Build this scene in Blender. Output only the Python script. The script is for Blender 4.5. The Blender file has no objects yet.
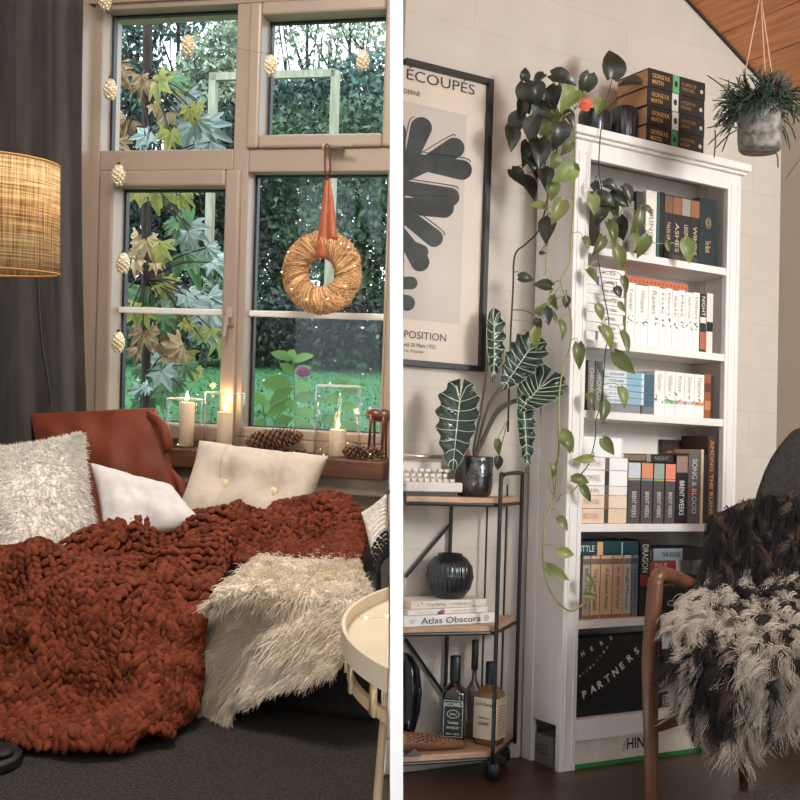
import bpy, bmesh, math, random
import numpy as np
from mathutils import Vector, Matrix, noise as mnoise

random.seed(7); np.random.seed(7)
scene = bpy.context.scene
COL = scene.collection
PI = math.pi

# ------------------------------------------------------------------ camera, world, exposure
F = 1100.0                      # focal length in pixels of the 800 px frame


def cam_axes(yaw, pitch, roll):
    cy, sy, cp, sp = math.cos(yaw), math.sin(yaw), math.cos(pitch), math.sin(pitch)
    f = Vector((-sy * cp, cy * cp, sp)); r = Vector((cy, sy, 0)); u = r.cross(f)
    cr, sr = math.cos(roll), math.sin(roll)
    return cr * r + sr * u, -sr * r + cr * u, f


def cam_matrix(E, yaw, pitch, roll):
    r, u, f = cam_axes(yaw, pitch, roll)
    return Matrix(((r.x, u.x, -f.x, E[0]), (r.y, u.y, -f.y, E[1]), (r.z, u.z, -f.z, E[2]), (0, 0, 0, 1)))


ROLL = .0355
CW = cam_matrix((0, 0, .9), 0, math.atan(5 / F), ROLL)
cam = bpy.data.objects.new('camera', bpy.data.cameras.new('camera'))
COL.objects.link(cam)
cam.data.sensor_width = 36.0
cam.data.lens = F * 36.0 / 800.0
cam.data.clip_start = .05
cam.matrix_world = CW
scene.camera = cam

scene.view_settings.view_transform = 'Standard'
scene.view_settings.look = 'None'
scene.view_settings.exposure = 0.0
scene.view_settings.gamma = 1.0
scene.view_settings.use_curve_mapping = False
scene.cycles.use_denoising = True
scene.cycles.max_bounces = 8
scene.cycles.transparent_max_bounces = 24
scene.cycles.sample_clamp_indirect = 6.0

world = bpy.data.worlds.new('world'); scene.world = world
world.use_nodes = True
bg = world.node_tree.nodes['Background']
bg.inputs[0].default_value = (.80, .90, 1.0, 1)
bg.inputs[1].default_value = 3.4


class Room:
    """A room's own upright coordinates; M takes them to the world."""
    def __init__(s, E, yaw, horizon, roll):
        s.E = Vector(E)
        s.ax = cam_axes(yaw, math.atan((horizon - 400) / F), roll)
        s.M = CW @ cam_matrix(E, yaw, math.atan((horizon - 400) / F), roll).inverted()

    def ray(s, px, py):
        r, u, f = s.ax
        return f + r * ((px - 400) / F) + u * ((400 - py) / F)

    def on(s, px, py, **k):
        d = s.ray(px, py); (a, v), = k.items(); i = 'XYZ'.index(a)
        return s.E + d * ((v - s.E[i]) / d[i])

    def scale(s, p):             # metres per pixel at point p
        return (Vector(p) - s.E).dot(s.ax[2]) / F


LR = Room((0, 0, .9), .2560, 350, ROLL)                       # the window room
RR = Room((-2.10126, -2.57969, .9016), -.53077, 460, ROLL)    # the book room
ROOM = LR


def lamp(name, kind, loc, energy, col, size=.1, aim=None, size_y=None, spread=None):
    d = bpy.data.lights.new(name, kind); d.energy = energy; d.color = col
    if kind == 'AREA':
        d.size = size
        if size_y: d.shape = 'RECTANGLE'; d.size_y = size_y
        if spread: d.spread = spread
    elif kind == 'SUN': d.angle = size
    else: d.shadow_soft_size = size
    o = bpy.data.objects.new(name, d); COL.objects.link(o)
    m = Matrix.Translation(loc)
    if aim is not None:
        m = m @ (Vector(aim) - Vector(loc)).to_track_quat('-Z', 'Y').to_matrix().to_4x4()
    o.matrix_world = ROOM.M @ m
    return o


# warm ceiling light of the window room, behind the viewer
lamp('room_light', 'AREA', (-1.1, 2.1, 2.45), 36, (1.0, .91, .82), .6, aim=(-1.25, 2.9, .3))
lamp('hall_light', 'AREA', (-.7, -.9, 1.9), 10, (1.0, .76, .54), .9, aim=(-1.3, 3.0, .7))
ROOM = RR
# daylight from the book room's window, behind the viewer to the right
lamp('side_window', 'AREA', (.95, -3.0, 2.1), 34, (1.0, .985, .965), .9, aim=(.75, .2, 1.4), size_y=1.0, spread=1.6)
lamp('near_fill', 'AREA', (-1.7, -3.1, 2.3), 1.0, (1.0, .90, .80), 1.4, aim=(-.2, .2, 1.3))
ROOM = LR
# added strip light, no real fixture, to whiten the partition's near end
lamp('partition_fill', 'AREA', (.06, -.5, .9), .55, (1.0, .97, .94), .03, aim=(-.385, 1.37, .9), size_y=1.3, spread=.3)

# ------------------------------------------------------------------ materials


def lin(c):
    return tuple(((v / 255.) / 12.92 if v / 255. <= .04045 else ((v / 255. + .055) / 1.055) ** 2.4) for v in c) + (1.,)


MATS = {}


def mat(name, c, rough=.6, metal=0, var=.0, vscale=8, bump=0, bscale=60, island=0, stretch=(1, 1, 1), coat=0,
        sheen=0, c2=None, translucent=0, spec=.5, emit=0, alpha_glass=0, detail=3, ramp=(.35, .65)):
    if name in MATS: return MATS[name]
    m = bpy.data.materials.new(name); m.use_nodes = True; MATS[name] = m
    nt = m.node_tree; N = nt.nodes; Lk = nt.links
    b = N['Principled BSDF']; out = N['Material Output']
    b.inputs['Base Color'].default_value = lin(c); b.inputs['Roughness'].default_value = rough
    b.inputs['Metallic'].default_value = metal; b.inputs['Coat Weight'].default_value = coat
    b.inputs['Sheen Weight'].default_value = sheen; b.inputs['Specular IOR Level'].default_value = spec
    if emit:
        b.inputs['Emission Color'].default_value = lin(c); b.inputs['Emission Strength'].default_value = emit
    tc = N.new('ShaderNodeTexCoord'); mp = N.new('ShaderNodeMapping')
    mp.inputs['Scale'].default_value = stretch
    Lk.new(tc.outputs['Object'], mp.inputs['Vector'])
    col = None
    if var or c2:
        no = N.new('ShaderNodeTexNoise'); no.inputs['Scale'].default_value = vscale; no.inputs['Detail'].default_value = detail
        Lk.new(mp.outputs[0], no.inputs['Vector'])
        rp = N.new('ShaderNodeValToRGB'); Lk.new(no.outputs[0], rp.inputs[0])
        rp.color_ramp.elements[0].position, rp.color_ramp.elements[1].position = ramp
        a = lin(c)
        if c2: e0, e1 = a, lin(c2)
        else: e0, e1 = tuple(v * (1 - var) for v in a[:3]) + (1,), tuple(min(1, v * (1 + var)) for v in a[:3]) + (1,)
        rp.color_ramp.elements[0].color = e0; rp.color_ramp.elements[1].color = e1
        col = rp.outputs[0]
    if island:
        ge = N.new('ShaderNodeNewGeometry'); mr = N.new('ShaderNodeMapRange')
        Lk.new(ge.outputs['Random Per Island'], mr.inputs[0])
        mr.inputs[3].default_value = 1 - island; mr.inputs[4].default_value = 1 + island
        hs = N.new('ShaderNodeHueSaturation')
        if col is not None: Lk.new(col, hs.inputs['Color'])
        else: hs.inputs['Color'].default_value = lin(c)
        Lk.new(mr.outputs[0], hs.inputs['Value']); col = hs.outputs[0]
    if col is not None: Lk.new(col, b.inputs['Base Color'])
    if bump:
        nb = N.new('ShaderNodeTexNoise'); nb.inputs['Scale'].default_value = bscale; nb.inputs['Detail'].default_value = 2
        Lk.new(mp.outputs[0], nb.inputs['Vector'])
        bp = N.new('ShaderNodeBump'); bp.inputs['Strength'].default_value = bump; bp.inputs['Distance'].default_value = .01
        Lk.new(nb.outputs[0], bp.inputs['Height']); Lk.new(bp.outputs[0], b.inputs['Normal'])
    if translucent:
        tr = N.new('ShaderNodeBsdfTranslucent'); mx = N.new('ShaderNodeMixShader'); mx.inputs[0].default_value = translucent
        if col is not None: Lk.new(col, tr.inputs[0])
        else: tr.inputs[0].default_value = lin(c)
        Lk.new(b.outputs[0], mx.inputs[1]); Lk.new(tr.outputs[0], mx.inputs[2]); Lk.new(mx.outputs[0], out.inputs[0])
    return m


def glass_mat(name, tint=(1, 1, 1), refl=.06, fres=1.45, strength=1.0):
    m = bpy.data.materials.new(name); m.use_nodes = True; nt = m.node_tree; N = nt.nodes; Lk = nt.links
    N.remove(N['Principled BSDF'])
    t = N.new('ShaderNodeBsdfTransparent'); t.inputs[0].default_value = tint + (1,)
    g = N.new('ShaderNodeBsdfGlossy'); g.inputs['Roughness'].default_value = .02
    fr = N.new('ShaderNodeLayerWeight'); pw = N.new('ShaderNodeMath'); pw.operation = 'POWER'; pw.inputs[1].default_value = 3.5
    ml = N.new('ShaderNodeMath'); ml.operation = 'MULTIPLY_ADD'; ml.inputs[1].default_value = .55 * strength; ml.inputs[2].default_value = .014
    mx = N.new('ShaderNodeMixShader')
    Lk.new(fr.outputs['Facing'], pw.inputs[0]); Lk.new(pw.outputs[0], ml.inputs[0]); Lk.new(ml.outputs[0], mx.inputs[0])
    Lk.new(t.outputs[0], mx.inputs[1]); Lk.new(g.outputs[0], mx.inputs[2])
    Lk.new(mx.outputs[0], N['Material Output'].inputs[0])
    MATS[name] = m
    return m


def planks_mat(name, c1, c2, mortar, scale, w, h, rough=.5, bump=.4, rot=(0, 0, 0), grain=(2, 30, 2), msize=.01, amp=.24):
    """boards or painted courses from a brick texture, with grain"""
    m = bpy.data.materials.new(name); m.use_nodes = True; MATS[name] = m
    nt = m.node_tree; N = nt.nodes; Lk = nt.links; b = N['Principled BSDF']
    b.inputs['Roughness'].default_value = rough
    tc = N.new('ShaderNodeTexCoord'); mp = N.new('ShaderNodeMapping'); mp.inputs['Rotation'].default_value = rot
    Lk.new(tc.outputs['Object'], mp.inputs[0])
    br = N.new('ShaderNodeTexBrick'); Lk.new(mp.outputs[0], br.inputs[0])
    br.inputs['Color1'].default_value = lin(c1); br.inputs['Color2'].default_value = lin(c2); br.inputs['Mortar'].default_value = lin(mortar)
    br.inputs['Scale'].default_value = scale; br.inputs['Brick Width'].default_value = w; br.inputs['Row Height'].default_value = h
    br.inputs['Mortar Size'].default_value = msize; br.inputs['Mortar Smooth'].default_value = .6
    mp2 = N.new('ShaderNodeMapping'); mp2.inputs['Scale'].default_value = grain; Lk.new(tc.outputs['Object'], mp2.inputs[0])
    no = N.new('ShaderNodeTexNoise'); no.inputs['Scale'].default_value = 3; no.inputs['Detail'].default_value = 5; Lk.new(mp2.outputs[0], no.inputs[0])
    mr = N.new('ShaderNodeMapRange'); Lk.new(no.outputs[0], mr.inputs[0]); mr.inputs[1].default_value = .3; mr.inputs[2].default_value = .7
    mr.inputs[3].default_value = 1 - amp; mr.inputs[4].default_value = 1 + amp
    hs = N.new('ShaderNodeHueSaturation'); Lk.new(br.outputs[0], hs.inputs['Color']); Lk.new(mr.outputs[0], hs.inputs['Value'])
    Lk.new(hs.outputs[0], b.inputs['Base Color'])
    iv = N.new('ShaderNodeMath'); iv.operation = 'SUBTRACT'; iv.inputs[0].default_value = 1; Lk.new(br.outputs['Fac'], iv.inputs[1])
    ad = N.new('ShaderNodeMath'); ad.operation = 'MULTIPLY_ADD'; Lk.new(no.outputs[0], ad.inputs[0]); ad.inputs[1].default_value = .35; Lk.new(iv.outputs[0], ad.inputs[2])
    bp = N.new('ShaderNodeBump'); bp.inputs['Strength'].default_value = bump; bp.inputs['Distance'].default_value = .006
    Lk.new(ad.outputs[0], bp.inputs['Height']); Lk.new(bp.outputs[0], b.inputs['Normal'])
    return m


# ------------------------------------------------------------------ mesh tools
BASE = {}          # object name -> world offset of a top-level object (room coordinates)
TOP = []           # (object, room)


class MB:
    def __init__(s): s.v = []; s.f = []

    def add(s, vs, fs):
        o = len(s.v); s.v += [Vector(v) for v in vs]; s.f += [[i + o for i in f] for f in fs]; return s

    def box(s, a, b):
        (x0, y0, z0), (x1, y1, z1) = a, b
        return s.add([(x0, y0, z0), (x1, y0, z0), (x1, y1, z0), (x0, y1, z0), (x0, y0, z1), (x1, y0, z1), (x1, y1, z1), (x0, y1, z1)],
                     [(0, 3, 2, 1), (4, 5, 6, 7), (0, 1, 5, 4), (1, 2, 6, 5), (2, 3, 7, 6), (3, 0, 4, 7)])

    def obox(s, m, a, b):
        k = MB().box(a, b); return s.add([m @ v for v in k.v], k.f)

    def prism(s, poly, z0, z1, m=None):
        n = len(poly); vs = [Vector((p[0], p[1], z0)) for p in poly] + [Vector((p[0], p[1], z1)) for p in poly]
        if m is not None: vs = [m @ v for v in vs]
        return s.add(vs, [list(range(n))[::-1], list(range(n, 2 * n))] + [[i, (i + 1) % n, n + (i + 1) % n, n + i] for i in range(n)])

    def tube(s, pts, r, n=8, caps=True):
        pts = [Vector(p) for p in pts]; k = len(pts)
        rr = r if hasattr(r, '__len__') else [r] * k
        t0 = (pts[1] - pts[0]).normalized()
        nrm = t0.orthogonal().normalized(); vs = []
        for i, p in enumerate(pts):
            t = (pts[min(i + 1, k - 1)] - pts[max(i - 1, 0)])
            t = t.normalized() if t.length > 1e-9 else t0
            nrm = nrm - t * nrm.dot(t)
            nrm = nrm.normalized() if nrm.length > 1e-6 else t.orthogonal().normalized()
            bn = t.cross(nrm)
            for j in range(n):
                a = 2 * PI * j / n
                vs.append(p + (nrm * math.cos(a) + bn * math.sin(a)) * rr[i])
        fs = [[i * n + j, i * n + (j + 1) % n, (i + 1) * n + (j + 1) % n, (i + 1) * n + j] for i in range(k - 1) for j in range(n)]
        if caps: fs += [list(range(n))[::-1], [(k - 1) * n + j for j in range(n)]]
        return s.add(vs, fs)

    def lathe(s, prof, c=(0, 0, 0), n=32, m=None, rib=0, nrib=0, squash=1):
        c = Vector(c); vs = []; k = len(prof)
        for r, z in prof:
            for j in range(n):
                a = 2 * PI * j / n
                rr = r * (1 + (rib * math.cos(nrib * a) if rib else 0))
                v = Vector((rr * math.cos(a), rr * math.sin(a) * squash, z)); vs.append((m @ v if m is not None else v) + c)
        fs = [[i * n + j, i * n + (j + 1) % n, (i + 1) * n + (j + 1) % n, (i + 1) * n + j] for i in range(k - 1) for j in range(n)]
        if prof[0][0] > 1e-6: fs.append(list(range(n))[::-1])
        if prof[-1][0] > 1e-6: fs.append([(k - 1) * n + j for j in range(n)])
        return s.add(vs, fs)

    def ball(s, c, rx, ry, rz, m=None, nu=10, nv=6):
        c = Vector(c); vs = []
        for i in range(nv + 1):
            p = PI * i / nv
            for j in range(nu):
                a = 2 * PI * j / nu
                v = Vector((rx * math.sin(p) * math.cos(a), ry * math.sin(p) * math.sin(a), rz * math.cos(p)))
                vs.append((m @ v if m is not None else v) + c)
        fs = [[i * nu + j, (i + 1) * nu + j, (i + 1) * nu + (j + 1) % nu, i * nu + (j + 1) % nu] for i in range(nv) for j in range(nu)]
        return s.add(vs, fs)

    def grid(s, P, close_u=False):
        nv, nu = len(P), len(P[0]); vs = [p for r in P for p in r]
        fs = [[i * nu + j, i * nu + (j + 1) % nu, (i + 1) * nu + (j + 1) % nu, (i + 1) * nu + j]
              for i in range(nv - 1) for j in range(nu if close_u else nu - 1)]
        return s.add(vs, fs)

    def build(s, name, m, parent=None, smooth=False, bevel=0, weld=False, thick=0, sub=0, base=None):
        me = bpy.data.meshes.new(name)
        me.from_pydata([tuple(v) for v in s.v], [], s.f); me.update()
        if weld:
            bm = bmesh.new(); bm.from_mesh(me); bmesh.ops.remove_doubles(bm, verts=bm.verts, dist=1e-5)
            bmesh.ops.recalc_face_normals(bm, faces=bm.faces); bm.to_mesh(me); bm.free()
        return link(name, me, m, parent, smooth, bevel, thick, sub, base)


def link(name, me, m, parent=None, smooth=False, bevel=0, thick=0, sub=0, base=None):
    o = bpy.data.objects.new(name, me); COL.objects.link(o)
    if m is not None: me.materials.append(m)
    if smooth: me.polygons.foreach_set('use_smooth', [True] * len(me.polygons))
    if thick:
        k = o.modifiers.new('solid', 'SOLIDIFY'); k.thickness = thick; k.offset = 0
    if bevel:
        k = o.modifiers.new('bevel', 'BEVEL'); k.width = bevel; k.segments = 2; k.limit_method = 'ANGLE'; k.angle_limit = .7
    if sub:
        k = o.modifiers.new('sub', 'SUBSURF'); k.levels = sub; k.render_levels = sub
    place(o, parent, base)
    return o


def place(o, parent, base=None):
    if parent is None:
        if base is None and o.type == 'MESH' and len(o.data.vertices):
            bb = [Vector(c) for c in o.bound_box]
            base = Vector((sum(b.x for b in bb) / 8, sum(b.y for b in bb) / 8, min(b.z for b in bb)))
        base = Vector(base) if base is not None else Vector()
        if o.type == 'MESH': o.data.transform(Matrix.Translation(-base))
        o.location = base; TOP.append((o, ROOM)); BASE[o.name] = base
    else:
        o.parent = parent
        # children keep room coordinates in their mesh
        o.matrix_parent_inverse = Matrix.Translation(-BASE[parent.name]) if parent.name in BASE else Matrix.Identity(4)


def np_mesh(name, V, Q, m, parent=None, smooth=True, base=None):
    """large all-quad mesh from arrays"""
    me = bpy.data.meshes.new(name); V = np.asarray(V, np.float32); Q = np.asarray(Q, np.int32)
    me.vertices.add(len(V)); me.vertices.foreach_set('co', V.ravel())
    me.loops.add(Q.size); me.loops.foreach_set('vertex_index', Q.ravel())
    me.polygons.add(len(Q)); me.polygons.foreach_set('loop_start', np.arange(0, Q.size, 4, dtype=np.int32))
    me.update(calc_edges=True); me.validate()
    return link(name, me, m, parent, smooth, base=base)


def tag(o, label=None, cat=None, group=None, kind=None):
    for k, v in (('label', label), ('category', cat), ('group', group), ('kind', kind)):
        if v: o[k] = v
    return o


def thing(name, label, cat, base, group=None):
    o = bpy.data.objects.new(name, None); COL.objects.link(o); o.empty_display_size = .05
    place(o, None, base)
    return tag(o, label, cat, group)


def struct(o):
    o['kind'] = 'structure'; return o


def copy_tree(o, delta, label, top=True, parent=None):
    """a thing and its parts again, moved by delta (room coordinates)"""
    c = o.copy(); COL.objects.link(c)
    if top:
        c.location = o.location + Vector(delta); TOP.append((c, ROOM)); BASE[c.name] = BASE[o.name] + Vector(delta)
        if label: c['label'] = label
    else:
        c.parent = parent; c.matrix_parent_inverse = o.matrix_parent_inverse.copy()
    for ch in [k for k in bpy.data.objects if k.parent == o]:
        copy_tree(ch, delta, None, False, c)
    return c


def text(s, o, xd, yd, m, parent, w=None, h=None, name='lettering', depth=.0006, align='L', bold=0):
    """lettering from the built-in font: origin o, reading along xd, up along yd, fitted to w x h"""
    cu = bpy.data.curves.new(name, 'FONT'); cu.body = s; cu.extrude = 0; cu.offset = bold; cu.resolution_u = 3
    tmp = bpy.data.objects.new('tmp_text', cu); COL.objects.link(tmp)
    dg = bpy.context.evaluated_depsgraph_get(); dg.update()
    me = bpy.data.meshes.new_from_object(tmp.evaluated_get(dg)); bpy.data.objects.remove(tmp); bpy.data.curves.remove(cu)
    n = len(me.vertices)
    if n == 0: return None
    A = np.empty(n * 3, np.float32); me.vertices.foreach_get('co', A); A = A.reshape(-1, 3)
    mn, mx = A.min(0), A.max(0); A -= mn; S = mx - mn
    sx = w / S[0] if w else None; sy = h / S[1] if h else None
    sx = sx or sy; sy = sy or sx
    X, Y = A[:, 0] * sx, A[:, 1] * sy
    if align == 'C': X = X - X.max() / 2; Y = Y - Y.max() / 2
    xd, yd, o = Vector(xd).normalized(), Vector(yd).normalized(), Vector(o); nn = xd.cross(yd)
    P = np.outer(X, xd) + np.outer(Y, yd) + np.array(o) + np.array(nn) * depth
    me.vertices.foreach_set('co', P.astype(np.float32).ravel()); me.update()
    me.materials.clear()
    return link(name, me, m, parent)


def spline(pts, k=6):
    """Catmull-Rom through points"""
    pts = [Vector(p) for p in pts]; out = []
    for i in range(len(pts) - 1):
        p0, p1, p2, p3 = pts[max(i - 1, 0)], pts[i], pts[i + 1], pts[min(i + 2, len(pts) - 1)]
        for j in range(k):
            t = j / k
            out.append(.5 * ((2 * p1) + (p2 - p0) * t + (2 * p0 - 5 * p1 + 4 * p2 - p3) * t * t + (3 * p1 - p0 - 3 * p2 + p3) * t ** 3))
    return out + [pts[-1]]


def hair(name, R, D, Ln, W, m, parent, seg=4, droop=.3, curl=0, curl_n=1.5, jitter=.25, base=None, tip=.15, wind=(0, 0, 0), ph=None):
    """tapering fleece strands: roots R, directions D, lengths Ln, widths W"""
    R = np.asarray(R, float); D = np.asarray(D, float); n = len(R)
    D = D + np.random.normal(0, jitter, (n, 3)); D /= np.linalg.norm(D, axis=1)[:, None]
    Ln = np.broadcast_to(Ln, n) * np.random.uniform(.7, 1.15, n); W = np.broadcast_to(W, n)
    side = np.cross(D, np.random.normal(0, 1, (n, 3))); side /= np.linalg.norm(side, axis=1)[:, None] + 1e-9
    bn = np.cross(D, side)
    if ph is None: ph = np.random.uniform(0, 2 * PI, n)
    else:
        side = np.cross(D, np.array([.31, .52, .79])); side /= np.linalg.norm(side, axis=1)[:, None] + 1e-9; bn = np.cross(D, side)
    rings = []
    for i in range(seg + 1):
        t = i / seg
        c = R + D * (Ln * t)[:, None] + np.array([0, 0, -1.]) * (Ln * droop * t * t)[:, None] + np.array(wind) * (Ln * t * t)[:, None]
        if curl:
            a = ph + t * 2 * PI * curl_n
            c = c + (side * np.cos(a)[:, None] + bn * np.sin(a)[:, None]) * (Ln * curl * t)[:, None] - (side * np.cos(ph)[:, None] + bn * np.sin(ph)[:, None]) * (Ln * curl * t)[:, None] * .3
        w = W * (1 - (1 - tip) * t ** 1.5)
        for j in range(3):
            a = 2 * PI * j / 3
            rings.append(c + (side * math.cos(a) + bn * math.sin(a)) * w[:, None])
    V = np.stack(rings, 1).reshape(-1, 3); k = 3 * (seg + 1)
    q = np.array([[i * 3 + j, i * 3 + (j + 1) % 3, (i + 1) * 3 + (j + 1) % 3, (i + 1) * 3 + j] for i in range(seg) for j in range(3)])
    Q = (q[None] + (np.arange(n) * k)[:, None, None]).reshape(-1, 4)
    return np_mesh(name, V, Q, m, parent, True, base)


def leaf_quads(C, size, up=None, flat=0.0):
    """small four-cornered folded leaves at points C"""
    n = len(C); a = np.random.normal(0, 1, (n, 3))
    if up is not None: a += np.array(up)
    a /= np.linalg.norm(a, axis=1)[:, None]
    b = np.cross(a, np.random.normal(0, 1, (n, 3))); b /= np.linalg.norm(b, axis=1)[:, None]
    s = (size * np.random.uniform(.6, 1.3, n))[:, None]
    nn = np.cross(a, b)
    V = np.stack([C - a * s * .5, C + b * s * .28 + nn * s * .08, C + a * s * .6, C - b * s * .28 + nn * s * .08], 1).reshape(-1, 3)
    return V, np.arange(n * 4).reshape(-1, 4)


def rot_to(xd, yd):
    xd = Vector(xd).normalized(); yd = Vector(yd); yd = (yd - xd * yd.dot(xd)).normalized(); z = xd.cross(yd)
    return Matrix(((xd.x, yd.x, z.x, 0), (xd.y, yd.y, z.y, 0), (xd.z, yd.z, z.z, 0), (0, 0, 0, 1)))


def ordinal(i): return ['first', 'second', 'third', 'fourth', 'fifth', 'sixth', 'seventh', 'eighth', 'ninth', 'tenth', 'eleventh'][i]


def finish():
    for o, room in TOP:
        o.matrix_world = room.M @ Matrix.Translation(BASE[o.name]) @ (o.matrix_basis.to_3x3().to_4x4())
# ================================================================== THE WINDOW ROOM
ROOM = LR
M_cream = mat('cream_paint', (172, 154, 138), .45, var=.05, vscale=3)
M_frame = mat('window_paint', (168, 151, 136), .35, var=.04, vscale=4)
M_gasket = mat('gasket', (26, 30, 36), .5)
M_white = mat('white_paint', (240, 238, 234), .5)
M_sill = mat('sill_wood', (104, 68, 46), .4, var=.35, vscale=3, stretch=(1.5, 14, 14), bump=.15, bscale=40)
M_carpet = mat('woven_carpet', (62, 56, 50), .95)
G_pane = glass_mat('window_glass', (.98, .99, .985), strength=.5)
G_jar = glass_mat('clear_glass', (.985, .992, .99), strength=1.5)


def carpet_nodes(m):
    nt = m.node_tree; N = nt.nodes; Lk = nt.links; b = N['Principled BSDF']
    tc = N.new('ShaderNodeTexCoord'); mp = N.new('ShaderNodeMapping'); mp.inputs['Rotation'].default_value = (0, 0, .5)
    Lk.new(tc.outputs['Object'], mp.inputs[0])
    v = N.new('ShaderNodeTexVoronoi'); v.inputs['Scale'].default_value = 120; v.inputs['Randomness'].default_value = .35; Lk.new(mp.outputs[0], v.inputs[0])
    rp = N.new('ShaderNodeValToRGB'); Lk.new(v.outputs[0], rp.inputs[0])
    rp.color_ramp.elements[0].color = lin((80, 71, 63)); rp.color_ramp.elements[1].color = lin((20, 18, 17)); rp.color_ramp.elements[1].position = .62
    Lk.new(rp.outputs[0], b.inputs['Base Color'])
    bp = N.new('ShaderNodeBump'); bp.invert = True; bp.inputs['Strength'].default_value = .8; bp.inputs['Distance'].default_value = .004
    Lk.new(v.outputs[0], bp.inputs['Height']); Lk.new(bp.outputs[0], b.inputs['Normal'])


carpet_nodes(M_carpet)

# ---- partition between the two rooms (leans with the camera's upright, built once in world space)
M_part = mat('partition_white', (252, 252, 252), .6)
pm = MB()
near, far = 1.42, 4.35
vs = []
for d, p0, p1 in ((near, 390.0, 403.0), (far, 391.6, 401.6)):
    for px in (p0, p1):
        for hgt in (-.92, 1.75):
            vs.append(CW @ Vector(((px - 400) / F * d, hgt, -d)))
pm.add(vs, [(0, 1, 3, 2), (4, 6, 7, 5), (0, 4, 5, 1), (2, 3, 7, 6), (1, 5, 7, 3), (0, 2, 6, 4)])


class _W: M = Matrix.Identity(4)


ROOM = _W
struct(pm.build('wall_middle', M_part))
# walls behind and beside the viewer close both rooms
wl = mat('plain_wall', (150, 136, 122), .8, var=.03)
struct(MB().box((-4.2, -3.2, -.4), (4.2, -3.1, 3.6)).build('wall_rear', wl))
ROOM = LR

# ---- shell
struct(MB().prism([(-4.2, 3.9), (-1.06, 3.9), (.02, 0), (.95, -3.6), (-4.2, -3.6)], -.05, 0).build('floor', M_carpet))
struct(MB().prism([(-4.2, 4.1), (-1.02, 4.1), (.0, 0), (.95, -3.6), (-4.2, -3.6)], 2.62, 2.7).build('ceiling', M_white))
struct(MB().box((-4.2, -3.6, 0), (-4.1, 3.2, 2.62)).build('wall_left', M_cream))
# wall under and over the window, with the bay's side wall
wm = MB().box((-2.27, 3.64, 0), (-.995, 3.95, .40))
wm.box((-2.27, 3.68, 2.135), (-1.03, 3.95, 2.62))
wm.prism([(-2.25, 3.72), (-4.15, 2.55), (-4.2, 2.7), (-2.25, 3.95)], 0, 2.62)
struct(wm.build('wall_window', M_cream))
struct(MB().box((-2.27, 3.60, 0), (-2.185, 3.9, 2.125)).box((-2.262, 3.585, 0), (-2.225, 3.61, 2.125)).build('trim_1', M_frame, bevel=.006))
sill = MB().box((-2.27, 3.57, .455), (-.985, 3.78, .52)).build('trim_2', M_sill, bevel=.006)
struct(sill)
struct(MB().box((-2.27, 3.605, .392), (-.985, 3.66, .455)).build('trim_3', M_frame, bevel=.008))

# ---- window
XS = dict(ul=(-2.155, -1.620), ur=(-1.520, -1.063), ll=(-2.088, -1.642), lr=(-1.560, -1.040))
ZS = dict(ul=(1.600, 2.115), ur=(1.646, 2.066), ll=(.60, 1.466), lr=(.60, 1.517))


def ring(mb, x0, x1, z0, z1, w, y0, y1, wr=None):
    wr = wr or w
    mb.box((x0 - w, y0, z0 - w), (x0, y1, z1 + w)); mb.box((x1, y0, z0 - w), (x1 + wr, y1, z1 + w))
    mb.box((x0, y0, z0 - w), (x1, y1, z0)); mb.box((x0, y0, z1), (x1, y1, z1 + w))


fr = MB()
fr.box((-2.19, 3.70, .52), (-2.155, 3.80, 2.14)); fr.box((-1.03, 3.70, .52), (-.998, 3.80, 2.14))
fr.box((-2.155, 3.70, 2.115), (-1.03, 3.80, 2.14)); fr.box((-2.155, 3.70, .52), (-1.03, 3.80, .565))
fr.box((-1.620, 3.70, .565), (-1.560, 3.80, 2.115)); fr.box((-2.155, 3.70, 1.525), (-1.620, 3.80, 1.60)); fr.box((-1.560, 3.70, 1.517), (-1.03, 3.80, 1.60))
fr.box((-1.040, 3.70, .565), (-1.03, 3.80, 1.517)); fr.box((-1.560, 3.70, .565), (-1.03, 3.80, .60))
win = struct(fr.build('window_1', M_frame, bevel=.007))
for k, w in (('ll', .058), ('ur', .046)):
    c = MB(); ring(c, *XS[k], *ZS[k], w, 3.682, 3.79, .045 if k == 'ur' else None)
    c.build('casement', M_frame, win, bevel=.009)
for k in XS:
    x, z = XS[k], ZS[k]
    MB().box((x[0] - .004, 3.762, z[0] - .004), (x[1] + .004, 3.768, z[1] + .004)).build('pane', G_pane, win)
    g = MB(); ring(g, x[0] + .009, x[1] - .006, z[0] + .004, z[1] - .008, .009, 3.770, 3.795)
    g.build('gasket', M_gasket, win)
for k in ('ll', 'lr'):
    x = XS[k]; MB().box((x[0], 3.742, 1.003), (x[1], 3.79, 1.025)).build('glazing_bar', M_white, win, bevel=.004)
# handles
M_chrome = mat('satin_metal', (205, 190, 172), .3, .8)
h = LR.on(333, 147, Y=3.67)
MB().box((h.x - .035, 3.655, h.z - .006), (h.x + .035, 3.684, h.z + .008)).tube([(h.x - .02, 3.655, h.z), (h.x - .02, 3.64, h.z), (h.x + .08, 3.636, h.z - .002)], [.007, .007, .005], 8).build('handle', M_chrome, win, smooth=False, bevel=.002)
h = LR.on(229.5, 317, Y=3.67)
MB().box((h.x - .012, 3.668, h.z - .03), (h.x + .012, 3.684, h.z + .035)).tube([(h.x, 3.67, h.z), (h.x, 3.645, h.z), (h.x - .004, 3.64, h.z - .07)], [.007, .007, .005], 8).build('handle', M_chrome, win)

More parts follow.
